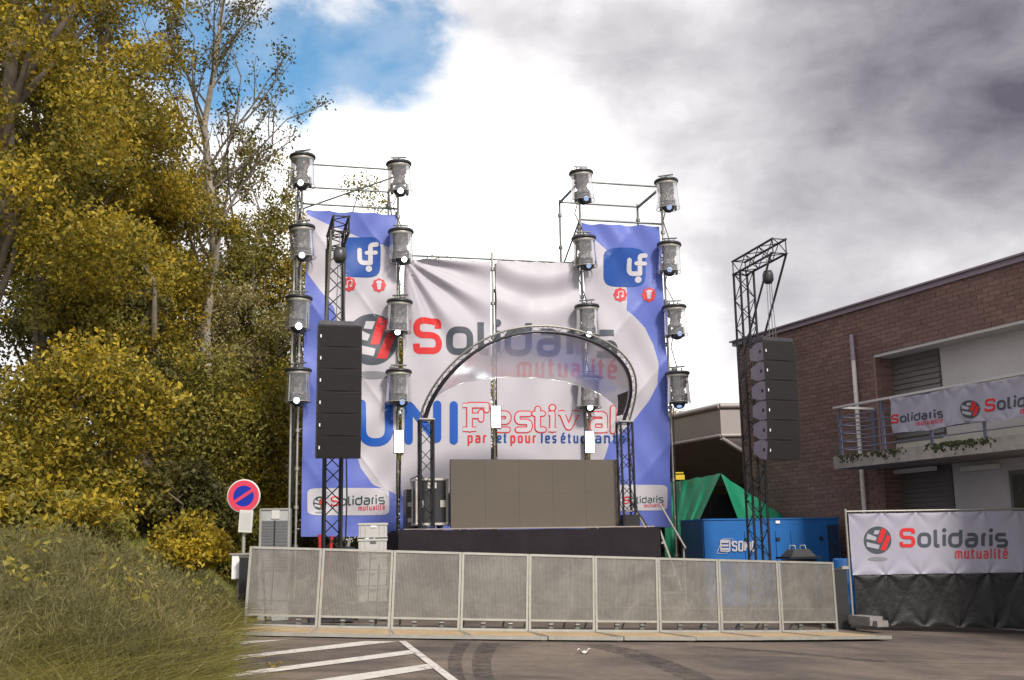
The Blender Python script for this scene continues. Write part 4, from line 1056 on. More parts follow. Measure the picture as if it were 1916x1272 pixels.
# white work lights on the posts
for nm, px, py, d in (('bright white flood light panel on the post beside the N of UNI', 746, 826, -.15), ('bright white flood light panel on the centre post before the lettering', 928, 780, -.15), ('bright white flood light panel under the canopy near the screen corner', 1103, 827, -.3)):
    p = SP(px, py, d); o = thing('flood_light', p, nm, 'flood light', 'white flood light panels on the scaffold')
    M2 = Matrix.Rotation(UA + R(-5), 3, 'Z')
    q = MB(); q.box(p, (.215, .05, .47), M=M2); q.build('housing', 'plastic_black', o)
    q = MB(); f = M2 @ Vector((0, -.028, 0))
    for ix in range(4):
        for iz in range(9): q.box(p + f + M2 @ Vector((-.071 + ix * .0475, 0, -.204 + iz * .051)), (.040, .012, .044), M=M2)
    q.build('led_array', 'panel_light', o, kind='stuff')
    q = MB(); q.tube(p + M2 @ Vector((0, .02, .1)), p + M2 @ Vector((-.02, .16, .12)), .018, 6); q.build('bracket', 'steel_dark', o)

# ================================================================== stage deck, screen, arch
DZ = 1.50; dF = -2.62; u0, u1 = 1.77, 6.80
st = thing('stage_platform', S(u0, dF, gz(-2)), 'low stage platform with a black cloth skirt', 'stage')
q = MB(); c_ = S((u0 + u1) / 2, dF + 1.15, DZ - .06); q.box(c_, (u1 - u0 - .06, 2.2, .12), UA); q.build('deck', 'deck', st)
def skirt(a, b, f0, f1):
    q = MB(); L_ = (b - a).length; dv = (b - a).normalized(); nv = Vector((dv.y, -dv.x, 0))
    def fn(s_, t):
        p = a.lerp(b, s_); k = (1 - t) ** .8
        fold = .045 * math.sin(s_ * L_ * f0 * .6 + 1.3 * math.sin(s_ * L_ * 1.7)) * k + .012 * math.sin(s_ * L_ * f1) * k + .006 * math.sin(s_ * L_ * 3 + t * 9)
        return Vector((p.x, p.y, (gz(p.x) + .02) * (1 - t) + (DZ + .012 + .012 * math.sin(s_ * L_ * 5.0) - .02 * math.sin(s_ * 3.14)) * t)) + nv * (fold + .02)
    q.grid(fn, 150, 20); return q.build('skirt', 'skirt', st)
skirt(S(u0, dF, 0), S(u1, dF, 0), 9, 17); skirt(S(u1, dF, 0), S(u1, dF + 2.2, 0), 9, 14); skirt(S(u0, dF + 2.2, 0), S(u0, dF, 0), 9, 14)
q = MB(); q.box(S((u0 + u1) / 2, dF + .03, DZ + .022), (u1 - u0 - .2, .05, .02), UA); q.build('edge_trim', 'deck', st)
# led wall, five by two tiles
dL = -2.28; ua, za = SU(843, 859, dL); ub, zb_ = SU(1155, 859, dL)
tw = (ub - ua) / 5; zl = DZ + .03; th_ = (za - zl) / 2
led = thing('led_screen', S((ua + ub) / 2, dL, DZ), 'dark grey switched off screen of square tiles on the stage front', 'screen')
for i in range(5):
    for j in range(2):
        q = MB(); q.box(S(ua + tw * (i + .5), dL + .05 + .002 * ((i * 3 + j) % 3), zl + th_ * (j + .5)), (tw - .0025, .09, th_ - .0012), UA); q.build('led_tile', 'led_face', led)
q = MB()
for i in range(6): q.box(S(ua + tw * min(max(i, .1), 4.9), dL + .14, zl + th_), (.05, .08, 2 * th_ - .05), UA)
q.build('back_frame', 'truss_black', led)
# truss helper
def truss(parent, a, b, side, rz, mt='truss_black', r=.022, lr=.009, pitch=None, caps=True, upv=None):
    a, b = Vector(a), Vector(b); ax = (b - a).normalized(); L_ = (b - a).length
    if upv is None: x = Vector((math.cos(rz), math.sin(rz), 0)); x = (x - ax * x.dot(ax)).normalized()
    else: x = (upv - ax * Vector(upv).dot(ax)).normalized()
    y = ax.cross(x); h = side / 2
    cs = [x * sx * h + y * sy * h for sx, sy in ((-1, -1), (1, -1), (1, 1), (-1, 1))]
    for c_ in cs:
        q = MB(); q.tube(a + c_, b + c_, r, 8); q.build('chord', mt, parent)
    n = max(2, int(L_ / (pitch or side * .95)))
    for k in range(4):
        q = MB(); c0, c1 = cs[k], cs[(k + 1) % 4]; pts = [a + ax * (L_ * i / n) + (c0 if (i + k) % 2 else c1) for i in range(n + 1)]
        for p, p2 in zip(pts, pts[1:]): q.tube(p, p2, lr, 5)
        q.tube(a + c0 + ax * .02, a + c1 + ax * .02, lr * 1.2, 5); q.tube(b + c0 - ax * .02, b + c1 - ax * .02, lr * 1.2, 5)
        q.build('lacing', mt, parent)
# arch roof
dA = -2.40
uA, zA = SU(797, 787, dA); uB, zB = SU(1168, 790, dA); zt_ = (zA + zB) / 2
ar = thing('canopy_arch', S((uA + uB) / 2, dA, DZ), 'curved truss arch with a clear film canopy on two black truss legs', 'canopy')
for uu in (uA, uB):
    truss(ar, S(uu, dA, DZ + .04), S(uu, dA, zt_), .24, UA, 'truss_black', .022, .008)
    q = MB(); q.box(S(uu, dA, DZ + .02), (.42, .42, .02), UA); q.build('foot_plate', 'steel', ar)
    q = MB(); q.box(S(uu, dA, zt_ + .015), (.29, .29, .02), UA); q.build('head_plate', 'steel', ar)
q = MB(); q.tube(S(uB + .1, dA, zt_ - .6), S(uB + .42, dA + .5, DZ + .02), .012, 6); q.tube(S(uB + .05, dA, DZ + .55), S(uB + .75, dA + .6, DZ - .15), .02, 6); q.build('stay', 'steel_dark', ar)
uc, Rr = (uA + uB) / 2, (uB - uA) / 2
LEAN = 1.45
zap = SP(1035, 624, dA - LEAN).z - zt_
def arch(t, ro=0.0, lean=LEAN, hz=None, dd=0.0, bulge=.20):
    hz = zap if hz is None else hz; s_, c_ = math.sin(t), math.cos(t)
    return S(uc - (Rr + ro) * c_ * (1 + bulge * s_ * (-.95 if c_ > 0 else .75) * abs(c_)), dA + dd - lean * s_ ** .9, zt_ + .03 + (hz + ro) * (s_ ** .82 if s_ > 0 else 0))
N_ = 36; ts = [math.pi * i / N_ for i in range(N_ + 1)]
for nm, ro, dd, r_, mt in (('chord', .0, 0, .026, 'truss_grey'), ('chord', .115, .03, .020, 'galv'), ('chord', .02, .15, .022, 'truss_grey')):
    q = MB(); q.path([arch(t, ro, LEAN, None, dd) for t in ts], r_, 8); q.build(nm, mt, ar)
for (a, b) in (((0, 0), (.115, .03)), ((.115, .03), (.02, .15)), ((.02, .15), (0, 0))):
    q = MB()
    for i in range(N_): 
        k0, k1 = (a, b) if i % 2 else (b, a)
        q.tube(arch(ts[i], k0[0], LEAN, None, k0[1]), arch(ts[i + 1], k1[0], LEAN, None, k1[1]), .0045, 4)
    q.build('lacing', 'truss_grey', ar)
zback = SP(960, 703, dA + .55).z - zt_
def canopy(a, b):
    t = math.pi * (.02 + .96 * a); f = arch(t, -.03, LEAN, None, .02); g_ = arch(t, -.05, -.55, zback, 0, .02)
    p = f.lerp(g_, b); sag = math.sin(math.pi * b) * .10 * math.sin(t); p.z -= sag * .4; p += W * sag * .5
    p += W * .012 * math.sin(a * 40 + b * 5) * b; return p
q = MB(); q.grid(canopy, 80, 16); q.build('canopy_film', 'canopy_film', ar)
q = MB(); q.path([canopy(i / 60, 1.0) for i in range(61)], .013, 6); q.build('hem_tube', 'clear_cover', ar)
for a_ in (.22, .38, .55, .72): q = MB(); q.path([canopy(a_, b / 10) + Vector((0, 0, .012)) for b in range(11)], .005, 4); q.build('tension_wire', 'steel', ar)
q = MB(); q.grid(lambda a, b: arch(math.pi * (.90 + .085 * a), -.02 - .20 * b * (1 - .4 * a), LEAN - .1 * b, None, .06 + .1 * b), 10, 6); q.build('gathered_cloth', 'wrap', ar)

# ---- things standing on the stage
def flight_case(u, d, z, w_, dp, h, label, castors=True):
    p = S(u, d, z); o = thing('flight_case', p, label, 'flight case', 'flight cases on the stage'); zc = z + (.13 if castors else 0)
    M2 = Matrix.Rotation(UA, 3, 'Z'); c_ = S(u, d, zc + h / 2)
    q = MB(); q.box(c_, (w_, dp, h), M=M2); q.build('body', 'plastic_black', o)
    e = .022
    q = MB()
    for sx in (-1, 1):
        for sy in (-1, 1): q.box(c_ + M2 @ Vector((sx * w_ / 2, sy * dp / 2, 0)), (e * 2, e * 2, h + .02), M=M2)
        for sz in (-1, 1): q.box(c_ + M2 @ Vector((sx * w_ / 2, 0, sz * h / 2)), (e * 2.02, dp - .03, e * 1.9), M=M2)
    for sy in (-1, 1):
        for sz in (-1, 1): q.box(c_ + M2 @ Vector((0, sy * dp / 2, sz * h / 2)), (w_ - .03, e * 2.02, e * 1.9), M=M2)
    q.build('edge_profile', 'case_edge', o)
    for sx in (-1, 1):
        for sy in (-1, 1):
            for sz in (-1, 1): q = MB(); q.lathe([(0, -.035), (.03, -.025), (.038, 0), (.03, .025), (0, .035)], 8, c_ + M2 @ Vector((sx * w_ / 2, sy * dp / 2, sz * h / 2))); q.build('corner_ball', 'case_edge', o)
    for sx in (-.36, .36):
        q = MB(); q.box(c_ + M2 @ Vector((sx * w_, -dp / 2 - .012, -h * .05)), (.10, .015, .13), M=M2); q.build('latch', 'case_edge', o)
    q = MB(); q.box(c_ + M2 @ Vector((0, -dp / 2 - .012, h * .36)), (.17, .015, .11), M=M2); q.build('handle', 'case_edge', o)
    if castors:
        for sx in (-1, 1):
            for sy in (-1, 1):
                q = MB(); w0 = c_ + M2 @ Vector((sx * (w_ / 2 - .1), sy * (dp / 2 - .1), -h / 2 - .075)); ax = M2 @ Vector((.022, 0, 0)); q.tube(w0 - ax, w0 + ax, .055, 12); q.box(w0 + Vector((0, 0, .055)), (.06, .08, .03), M=M2); q.build('castor', 'plastic_black', o)
    return o
uf_, zf_ = SU(805, 985, -1.7)
flight_case(uf_, -1.65, DZ, .58, .50, .84, 'black flight case with metal edges behind the canopy leg')
flight_case(uf_ + .62, -1.5, DZ, .36, .50, .60, 'narrow black flight case squeezed beside the screen edge')
uf2, _ = SU(777, 985, -1.2)
q = MB(); p = S(uf2, -1.15, DZ); o = thing('equipment_rack', p, 'slim grey equipment rack at the edge of the stage', 'rack'); M2 = Matrix.Rotation(UA, 3, 'Z')
q.box(p + Vector((0, 0, .42)), (.40, .4, .78), M=M2); q.build('cabinet', 'plastic_black', o)
for k in range(7):
    q = MB(); q.box(p + M2 @ Vector((0, -.21, .12 + k * .1)), (.35, .02, .082), M=M2); q.build('rack_unit', 'cabinet' if k % 3 == 1 else 'truss_grey', o)
q = MB(); q.path([p + Vector((-.05, 0, .8)), p + Vector((-.08, 0, 1.02)), p + Vector((.1, 0, 1.1)), p + Vector((.28, -.05, .95))], .016, 6); q.build('cable_loop', 'truss_grey', o)
um, _ = SU(1181, 985, -2.45); p = S(um, -2.42, DZ + .012)
o = thing('monitor_speaker', p, 'small black monitor speaker at the foot of the canopy leg by the building', 'speaker')
q = MB(); q.box(p + Vector((0, 0, .12)), (.30, .24, .24), UA); q.build('body', 'speaker_black', o)
q = MB(); q.lathe([(.02, -.004), (.05, -.012), (.055, 0)], 16, p + M2 @ Vector((-.02, -.122, .14)), 0, M2 @ Matrix.Rotation(R(90), 3, 'X')); q.build('driver', 'truss_grey', o)
q = MB(); q.path([p + Vector((-.1, 0, .24)), p + Vector((-.08, 0, .30)), p + Vector((.1, 0, .31)), p + Vector((.13, 0, .24))], .016, 6); q.build('handle', 'galv', o)

# ================================================================== hoist towers and line arrays
def cabinet_meshes():
    W_, H_, D_ = .70, .345, .46
    q = MB(); z0, z1 = -H_ / 2, H_ / 2
    v = [(-W_ / 2, 0, z0), (W_ / 2, 0, z0), (W_ / 2, 0, z1), (-W_ / 2, 0, z1)]
    b = [(-W_ * .46, D_, z0 * .55), (W_ * .46, D_, z0 * .55), (W_ * .46, D_, z1 * .55), (-W_ * .46, D_, z1 * .55)]
    md = [(-W_ / 2, D_ * .45, z0 * .96), (W_ / 2, D_ * .45, z0 * .96), (W_ / 2, D_ * .45, z1 * .96), (-W_ / 2, D_ * .45, z1 * .96)]
    vv = v + md + b
    fs = [(4, 5, 1, 0), (5, 6, 2, 1), (6, 7, 3, 2), (7, 4, 0, 3), (8, 9, 5, 4), (9, 10, 6, 5), (10, 11, 7, 6), (11, 8, 4, 7), (11, 10, 9, 8)]
    q.add(vv, fs, 0); body = q.mesh('cabinet', 'speaker_side')
    q = MB(); q.box((0, -.006, 0), (W_ + .004, .016, H_ + .004)); fr = q.mesh('frame', 'speaker_black')
    q = MB(); q.grid(lambda a, c_: Vector((-W_ / 2 + .012 + (W_ - .024) * a, -.017 - .008 * math.sin(math.pi * a) , -H_ / 2 + .01 + (H_ - .02) * c_)), 10, 3); gr = q.mesh('grille', 'speaker_grille')
    q = MB(); q.box((-W_ / 2 + .045, -.024, 0), (.018, .006, .05)); bd = q.mesh('badge', 'white_badge')
    q = MB(); q.lathe([(0, 0), (.035, 0), (.035, -.006)], 10, (-W_ / 2 - .002, D_ * .22, 0), 0, Matrix.Rotation(R(-90), 3, 'Y')); hl = q.mesh('handle_recess', 'black')
    q = MB(); q.box((-W_ / 2 + .02, D_ * .1, H_ / 2 + .004), (.05, .06, .03)); q.box((W_ / 2 - .02, D_ * .1, H_ / 2 + .004), (.05, .06, .03)); lk = q.mesh('rigging_link', 'truss_black')
    return dict(cabinet=body, frame=fr, grille=gr, badge=bd, handle_recess=hl, rigging_link=lk), H_
CM, CH = cabinet_meshes()
def hoist_tower(px, py, Y, zt, label, alabel, atop_py, apx, fwd, yaw=0.0):
    b0 = P(px, py, Y); b0.z = gz(b0.x)
    o = thing('truss_tower', b0, label, 'truss tower', 'black truss towers holding the loudspeakers')
    sd_ = .30 if px > 900 else .275; top = Vector((b0.x, b0.y, zt))
    truss(o, b0 + Vector((0, 0, .05)), top, sd_, UA, 'truss_black', .025, .010)
    q = MB(); q.box(b0 + Vector((0, 0, .03)), (.7, .7, .04), UA); q.build('base_plate', 'truss_grey', o)
    a = top + W * .2 + Vector((0, 0, .12)); e = top - W * (fwd + (.55 if px > 900 else .22)) + Vector((0, 0, .12))
    truss(o, a, e, sd_ - .02, UA, 'truss_black', .024, .010, upv=U)
    if px > 900: q = MB(); q.tube(e + U * .16 + W * .05 - Vector((0, 0, .12)), Vector((b0.x, b0.y, zt - 1.75)) + U * .17 - W * .15, .024, 8); q.build('brace', 'truss_grey', o)
    q = MB(); q.tube(e - U * .16 + W * .05 - Vector((0, 0, .12)), Vector((b0.x, b0.y, zt - 1.75)) - U * .17 - W * .15, .022, 8); q.build('brace', 'truss_grey' if px > 900 else 'steel', o)
    hp = top - W * fwd; za_ = hit(apx, atop_py, hp, W).z
    ho = thing('chain_hoist', hp + Vector((0, 0, -.05)), 'chain hoist hanging from the truss arm ' + ('by the wood' if px < 900 else 'by the building'), 'hoist', 'chain hoists')
    q = MB(); q.lathe([(0, .13), (.08, .12), (.11, .04), (.11, -.06), (.07, -.13), (0, -.13)], 14, hp + Vector((0, 0, -.36)), 0); q.build('motor', 'truss_grey', ho)
    q = MB(); q.tube(hp + Vector((0, 0, 0)), hp + Vector((0, 0, -.25)), .014, 6); q.build('hook', 'steel', ho)
    for k in (-.03, 0.02, .06):
        q = MB(); q.tube(hp + U * k + Vector((0, 0, -.45)), Vector((hp.x, hp.y, za_ + .03)) + U * (k * 1.6), .007, 5); q.build('chain', 'steel_dark', ho)
    q = MB(); q.path([b0 + U * .2 - W * .05 + Vector((0, 0, 3.4)), b0 + U * .24 + Vector((0, 0, 2)), b0 + U * .2 + Vector((0, 0, .1))], .014, 6); q.build('cable', 'plastic_black', o)
    al = thing('line_array', Vector((hp.x, hp.y, za_)), alabel, 'loudspeaker', 'hanging loudspeaker arrays')
    q = MB(); Mz = Matrix.Rotation(UA + yaw, 3, 'Z'); c_ = Vector((hp.x, hp.y, za_))
    for dy in (-.16, .2): q.box(c_ + Mz @ Vector((0, dy, 0)), (.66, .05, .07), M=Mz)
    for dx in (-.3, .3): q.box(c_ + Mz @ Vector((dx, .02, .001)), (.05, .34, .066), M=Mz)
    q.build('fly_bar', 'truss_grey', al)
    z = -.05; y = -.2; pit = 0.0
    if px > 900: al.scale = (1.06, 1.06, 1.06)
    pits = [-1.0, 0, 1.2, 2.6, 5.5, 10.0]
    for k in range(6):
        pit = R(pits[k]); z -= CH / 2 * math.cos(pit) + .006
        for nm in ('cabinet',):
            cb = link('cabinet', CM['cabinet'], al, Mz @ Vector((0, y, z)), (pit, 0, UA + yaw))
            for sub in ('frame', 'grille', 'badge', 'handle_recess', 'rigging_link'): link(sub, CM[sub], cb)
        z -= CH / 2 * math.cos(pit) + .006; y += CH * math.sin(pit) * .9
    return o
hoist_tower(621, 1000, 18.6, P(622, 398, 17.3).z - .22, 'black truss tower standing before the tower by the wood', 'six black loudspeaker cabinets hanging before the tower by the wood', 608, 626, .85)
hoist_tower(1421, 1040, 22.2, P(1440, 452, 20.7).z - .22, 'black truss tower with an arm standing before the brick building', 'six black loudspeaker cabinets hanging before the brick building', 638, 1446, 1.05, R(9))

# ================================================================== generator, tent
gO = P(1316, 973, 24.0); zg = gO.z; gO.z = gz(gO.x)
def gen(a, b, z): return Vector((gO.x, gO.y, 0)) + U * a + W * b + Vector((0, 0, z))
t = 1.0
for i in range(60):
    p = gen(t, 0, zg); 
    d = (p - Vector((0, 0, HC))); v = Matrix.Rotation(-(0), 3, 'Z') @ d
    if p.x / p.y > P(1569, 980, 20).x / 20: break
    t += .05
GL_ = t; GD = 1.25
go = thing('generator', gO, 'blue generator container in front of the green tent', 'generator')
Mg = Matrix.Rotation(UA, 3, 'Z')
q = MB(); q.box(gen(GL_ / 2, GD / 2, (zg + gO.z) / 2 + .08), (GL_, GD, zg - gO.z - .16), M=Mg); q.build('body', 'gen_blue', go)
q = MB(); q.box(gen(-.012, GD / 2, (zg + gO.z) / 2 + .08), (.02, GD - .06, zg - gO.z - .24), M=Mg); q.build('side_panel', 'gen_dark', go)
q = MB(); q.box(gen(GL_ / 2, GD / 2, zg + .012), (GL_ + .04, GD + .04, .03), M=Mg); q.build('roof_panel', 'gen_blue', go)
q = MB(); q.box(gen(GL_ / 2, GD / 2, gO.z + .08), (GL_ - .1, GD - .1, .16), M=Mg); q.build('base_skid', 'black', go)
hgt = zg - gO.z
for a, b in ((.93, 1.62), (1.66, 1.98), (2.02, 2.78)):
    b = min(b, GL_ - .32)
    if b - a < .2: continue
    dr = MB(); dr.box(gen((a + b) / 2, -.010, (zg + gO.z) / 2 - .04), (b - a, .018, hgt - .42), M=Mg); dr_o = dr.build('door', 'gen_blue', go)
    q = MB(); q.box(gen(a + .04 if b < 2.2 else b - .05, -.03, zg - .42), (.08, .03, .07), M=Mg); q.build('latch', 'black', dr_o)
gx = GL_ - .24
q = MB(); q.box(gen(GL_ - .16, -.012, (zg + gO.z) / 2 + .05), (.26, .02, hgt - .35), M=Mg); gr_ = q.build('grille', 'black', go)
q = MB()
for k in range(7): q.box(gen(GL_ - .27 + .037 * k, -.028, (zg + gO.z) / 2 + .05), (.010, .012, hgt - .36), M=Mg)
for k in range(5): q.box(gen(GL_ - .16, -.030, gO.z + .35 + k * (hgt - .5) / 4), (.27, .014, .02), M=Mg)
q.build('grille_bars', 'gen_dark', gr_, kind='stuff')
q = MB(); q.box(gen(1.72, -.022, zg - .06), (.10, .006, .06), M=Mg); q.build('sticker', 'white_badge', go)
def gmap(px, py, lift):
    p = hit(px, py, gO - W * .021, W); return p - W * lift
sk = lambda nm: (lambda x, y: ('g', nm))
for ch, x0, x1 in (('S', 1371, 1378), ('D', 1382.5, 1389.5), ('M', 1394, 1403), ('O', 1407.5, 1413.5)): glyph(ch, sk('letter'), x0, 1030, x1 - x0, 12.0, 3.1, gmap, .003, 'print_white', 0, None, False, .3, False)
for y in (1014, 1020.5, 1027): ribbon(sk('logo_patch'), [Vector((1350, y)), Vector((1363, y))], 3.6, gmap, .003, False, 3, 2, 'print_white')
ribbon(sk('logo_patch'), fillet([(1348.5, 1011), (1365, 1011), (1365, 1031), (1348.5, 1031)], 1.5, True), 2.2, gmap, .005, False, 3, 2, 'print_white')
ribbon(sk('logo_patch'), fillet([(1352, 1008), (1372, 1008), (1360, 1035), (1341, 1035), (1352, 1008)], .2), .8, gmap, .003, False, 3, 2, 'print_white')
flush_art({'g': go})
# bin in front of the generator
p = P(1494, 1045, 21.8); p.z = gz(p.x)
o = thing('lidded_bin', p, 'black bin with a sloping lid in front of the blue generator', 'bin')
q = MB(); q.box(p + Vector((0, 0, .6)), (.5, .45, 1.2), UA); q.build('body', 'plastic_black', o)
zt0 = P(1494, 1034, 21.8).z
q = MB(); q.box(p + Vector((0, 0, 1.23)), (.66, .58, .04), UA); q.box(p + Vector((0, 0, 1.32)), (.52, .46, .14), UA, taper=.62); q.build('lid', 'truss_black', o)
for dx in (-.1, .1):
    q = MB(); q.path([p + Vector((dx - .06, 0, 1.38)), p + Vector((dx - .05, 0, 1.46)), p + Vector((dx + .04, 0, 1.46)), p + Vector((dx + .06, 0, 1.37))], .010, 6); q.build('handle', 'galv', o)
# green tent
tn = thing('green_tent', P(1350, 1040, 26.5), 'sagging green tarpaulin tent behind the blue generator', 'tent')
BASE[tn.name] = Vector(tn.location)
A_ = P(1350, 890, 26.3); In = P(1351, 914, 26.3); rt = random.Random(2)
def patch(c4, n1, n2, amp, f1, f2, mt='tarp_green', nm='tarpaulin'):
    a, b, c_, d = [Vector(v) for v in c4]
    def fn(s_, t_):
        p = a.lerp(b, s_).lerp(d.lerp(c_, s_), t_); e_ = math.sin(math.pi * s_) ** .5
        return p + Vector((0, -1, .3)) * (amp * math.sin(f1 * s_ + 2.2 * math.sin(3 * t_)) * (.3 + t_) + amp * .6 * math.sin(f2 * s_ - 4 * t_ + 1)) - Vector((0, 0, .03 * e_ * math.sin(math.pi * t_)))
    q = MB(); q.grid(fn, n1, n2); return q.build(nm, mt, tn)
patch([A_ + Vector((-.02, 0, .05)), P(1478, 974, 27.2), P(1478, 1010, 27.2), P(1392, 1000, 26.3)], 30, 16, .035, 15, 24)
patch([A_ + Vector((-.02, 0, .05)), P(1254, 903, 28.2), P(1254, 1010, 27.2), P(1296, 1000, 26.3)], 34, 18, .045, 17, 27)
patch([A_ + Vector((.02, .02, .02)), P(1478, 974, 27.3), P(1440, 940, 30), P(1330, 893, 30)], 16, 10, .02, 9, 14)
patch([P(1300, 925, 28.6), P(1400, 925, 28.6), P(1400, 1000, 28.6), P(1290, 1000, 28.6)], 6, 6, .02, 5, 9, 'tent_dark', 'interior_shade')  # near-black sheet painting the shade inside the tent opening
q = MB(); q.tube(Vector((A_.x, A_.y + 1.6, gz(5))), A_ + Vector((0, 1.6, -.1)), .025, 8); q.build('pole', 'truss_black', tn)
patch([P(1244, 985, 25.3), P(1262, 985, 25.3), P(1262, 1045, 25.3), P(1244, 1045, 25.3)], 6, 8, .03, 6, 11)
# stair handrail beside the stage
p0 = S(u1 + .12, dF + .5, 0)
o = thing('stage_stair', Vector((p0.x, p0.y, gz(p0.x))), 'small pale stair with handrail beside the stage platform', 'stair')
for k in range(4):
    q = MB(); q.box(S(u1 + .25, dF + .55 + .3 * k, .25 + .32 * k), (.7, .28, .04), UA); q.build('step', 'galv', o)
for s_ in (.02, .62):
    q = MB(); q.tube(S(u1 + s_, dF + .3, .0), S(u1 + s_, dF + 1.6, DZ), .03, 6); q.tube(S(u1 + s_, dF + .35, .1), S(u1 + s_, dF + .35, 1.1), .02, 6); q.tube(S(u1 + s_, dF + .25, 1.1), S(u1 + s_, dF + 1.5, DZ + .5), .022, 6); q.build('handrail', 'galv', o)

# ================================================================== crowd barriers
JX = [(455, 16.45), (594, 16.55), (730, 16.68), (860, 16.84), (988, 17.04), (1113, 17.3), (1233, 17.62), (1348, 18.0), (1462, 18.45), (1568, 18.95)]
JP = [P(px, 1180, Y) for px, Y in JX]
BW, BHT = 1.06, 1.165
def barrier_meshes():
    d = {}; lean = .055
    def V3(x, y, z): return Vector((x, y + z * lean, z))
    ML = Matrix.Rotation(-math.atan(lean), 3, 'X')
    for nm, x in (('stile', .022), ('stile2', BW - .022)):
        q = MB(); q.box(V3(x, 0, BHT / 2), (.036, .036, BHT), M=ML); d[nm] = q.mesh('stile', 'galv')
    for nm, z, hh in (('top_rail', BHT - .016, .034), ('sheet_rail', .195, .030), ('bottom_rail', .055, .032)):
        q = MB(); q.box(V3(BW / 2, 0, z), (BW - .082, .034, hh), M=ML); d[nm] = q.mesh(nm, 'galv')
    q = MB(); q.add([V3(.04, -.004, .21), V3(BW - .04, -.004, .21), V3(BW - .04, -.004, BHT - .033), V3(.04, -.004, BHT - .033)], [(0, 1, 2, 3)]); d['perforated_sheet'] = q.mesh('perforated_sheet', 'perforated_sheet')
    q = MB(); q.box(V3(.36, .045, .74), (.026, .03, .82), M=ML); d['rib'] = q.mesh('rib', 'galv')
    q = MB(); q.box(V3(.72, .045, .74), (.026, .03, .82), M=ML); d['rib2'] = q.mesh('rib', 'galv')
    q = MB(); q.box(V3(BW / 2, .04, .40), (BW - .09, .03, .028), M=ML); d['back_rail'] = q.mesh('back_rail', 'galv')
    q = MB(); q.tube((.2, .07, .95), (.2, .95, .05), .018, 6); d['brace'] = q.mesh('brace', 'galv')
    q = MB(); q.tube((.85, .07, .95), (.85, .95, .05), .018, 6); d['brace2'] = q.mesh('brace', 'galv')
    for nm, x in (('hinge', .36), ('hinge2', .78)):
        q = MB(); q.box((x, .03, .12), (.045, .04, .10)); q.tube((x - .035, .01, .14), (x + .035, .01, .14), .02, 8); q.box((x, .02, .09), (.075, .03, .022)); d[nm] = q.mesh('hinge', 'steel_dark')
    q = MB(); q.box((BW / 2, -.60, .025), (BW + .03, 1.10, .022)); d['floor_plate'] = q.mesh('floor_plate', 'plywood')
    q = MB(); q.box((BW / 2, -1.17, .024), (BW + .05, .035, .048)); q.box((.010, -.59, .029), (.022, 1.12, .034)); q.box((BW - .010, -.59, .029), (.022, 1.12, .034)); q.box((BW / 2, -.035, .02), (BW - .004, .03, .038)); d['plate_edge'] = q.mesh('plate_edge', 'galv')
    q = MB(); q.box((BW / 2, .55, .02), (BW - .06, .9, .02)); d['rear_plate'] = q.mesh('rear_plate', 'steel_dark')
    return d
BMSH = barrier_meshes()
NAMES = ['first', 'second', 'third', 'fourth', 'fifth', 'sixth', 'seventh', 'eighth', 'ninth']
for i in range(9):
    a, b = JP[i], JP[i + 1]; dv = b - a; ang = math.atan2(dv.y, dv.x); ln = Vector((dv.x, dv.y, 0)).length
    za_, zb2 = gz(a.x), gz(b.x)
    o = thing('crowd_barrier', Vector((a.x, a.y, za_ + .01)), NAMES[i] + ' perforated steel crowd barrier counted from the grassy bank', 'barrier', 'crowd barriers before the stage')
    o.rotation_euler = (0, -math.atan2(zb2 - za_, ln), ang); o.scale = (ln / BW, 1, 1)
    for nm, me in BMSH.items(): link(me.name.split('.')[0], me, o)

# ================================================================== fence and its banner
FY = 20.4
fA = P(1585, 1000, FY); fB = P(1958, 1000, FY + .1)
fdir = (fB - fA); fdir.z = 0; fL = fdir.length; fdir.normalize(); fn_ = Vector((fdir.y, -fdir.x, 0))
def FPt(s_, o_, z): return Vector((fA.x, fA.y, 0)) + fdir * s_ + fn_ * o_ + Vector((0, 0, z))
zft = P(1590, 957, FY).z; zfb = P(1590, 1164, FY).z
fc_ = thing('mesh_fence', FPt(0, 0, zfb), 'galvanised fence panel in front of the brick building', 'fence')
for s_ in (0, fL): tube_part('post', FPt(s_, 0, zfb - .05), FPt(s_, 0, zft + .05), .021, 'galv', fc_)
for z in (zft, zfb + .05): tube_part('rail', FPt(0, 0, z), FPt(fL, 0, z), .018, 'galv', fc_)
q = MB()
for i in range(1, 40): q.tube(FPt(fL * i / 40, 0, zfb + .05), FPt(fL * i / 40, 0, zft), .003, 3, caps=False)
for i in range(1, 9): q.tube(FPt(0, 0, zfb + (zft - zfb) * i / 9), FPt(fL, 0, zfb + (zft - zfb) * i / 9), .003, 3, caps=False)
q.build('wire_mesh', 'galv', fc_, kind='stuff')
def fence_px(px, py, o_):
    p = hit(px, py, FPt(0, o_, 0), fn_); return (p - FPt(0, o_, 0)).dot(fdir), p.z
FZ1 = P(1590, 961, FY).z; FZ0 = P(1590, 1076, FY).z
TIES = [0.02 + .62 * i for i in range(9)]
def fwr(s_, z, z1, z0, k=1.0):
    v = 0
    for i, t_ in enumerate(TIES):
        for zz, sg in ((z1, 1), (z0, -1)):
            du, dz = s_ - t_, abs(zz - z); r_ = math.hypot(du, dz); a_ = math.atan2(du, dz + .02)
            v += .018 * math.exp(-r_ / .28) * math.cos(a_ * 5) + .010 * math.exp(-abs(du - (dz * (.55 if (i + (sg > 0)) % 2 else -.55))) / .035) * math.exp(-dz / .6)
    return k * (v + .006 * math.sin(s_ * 3 + z * 4))
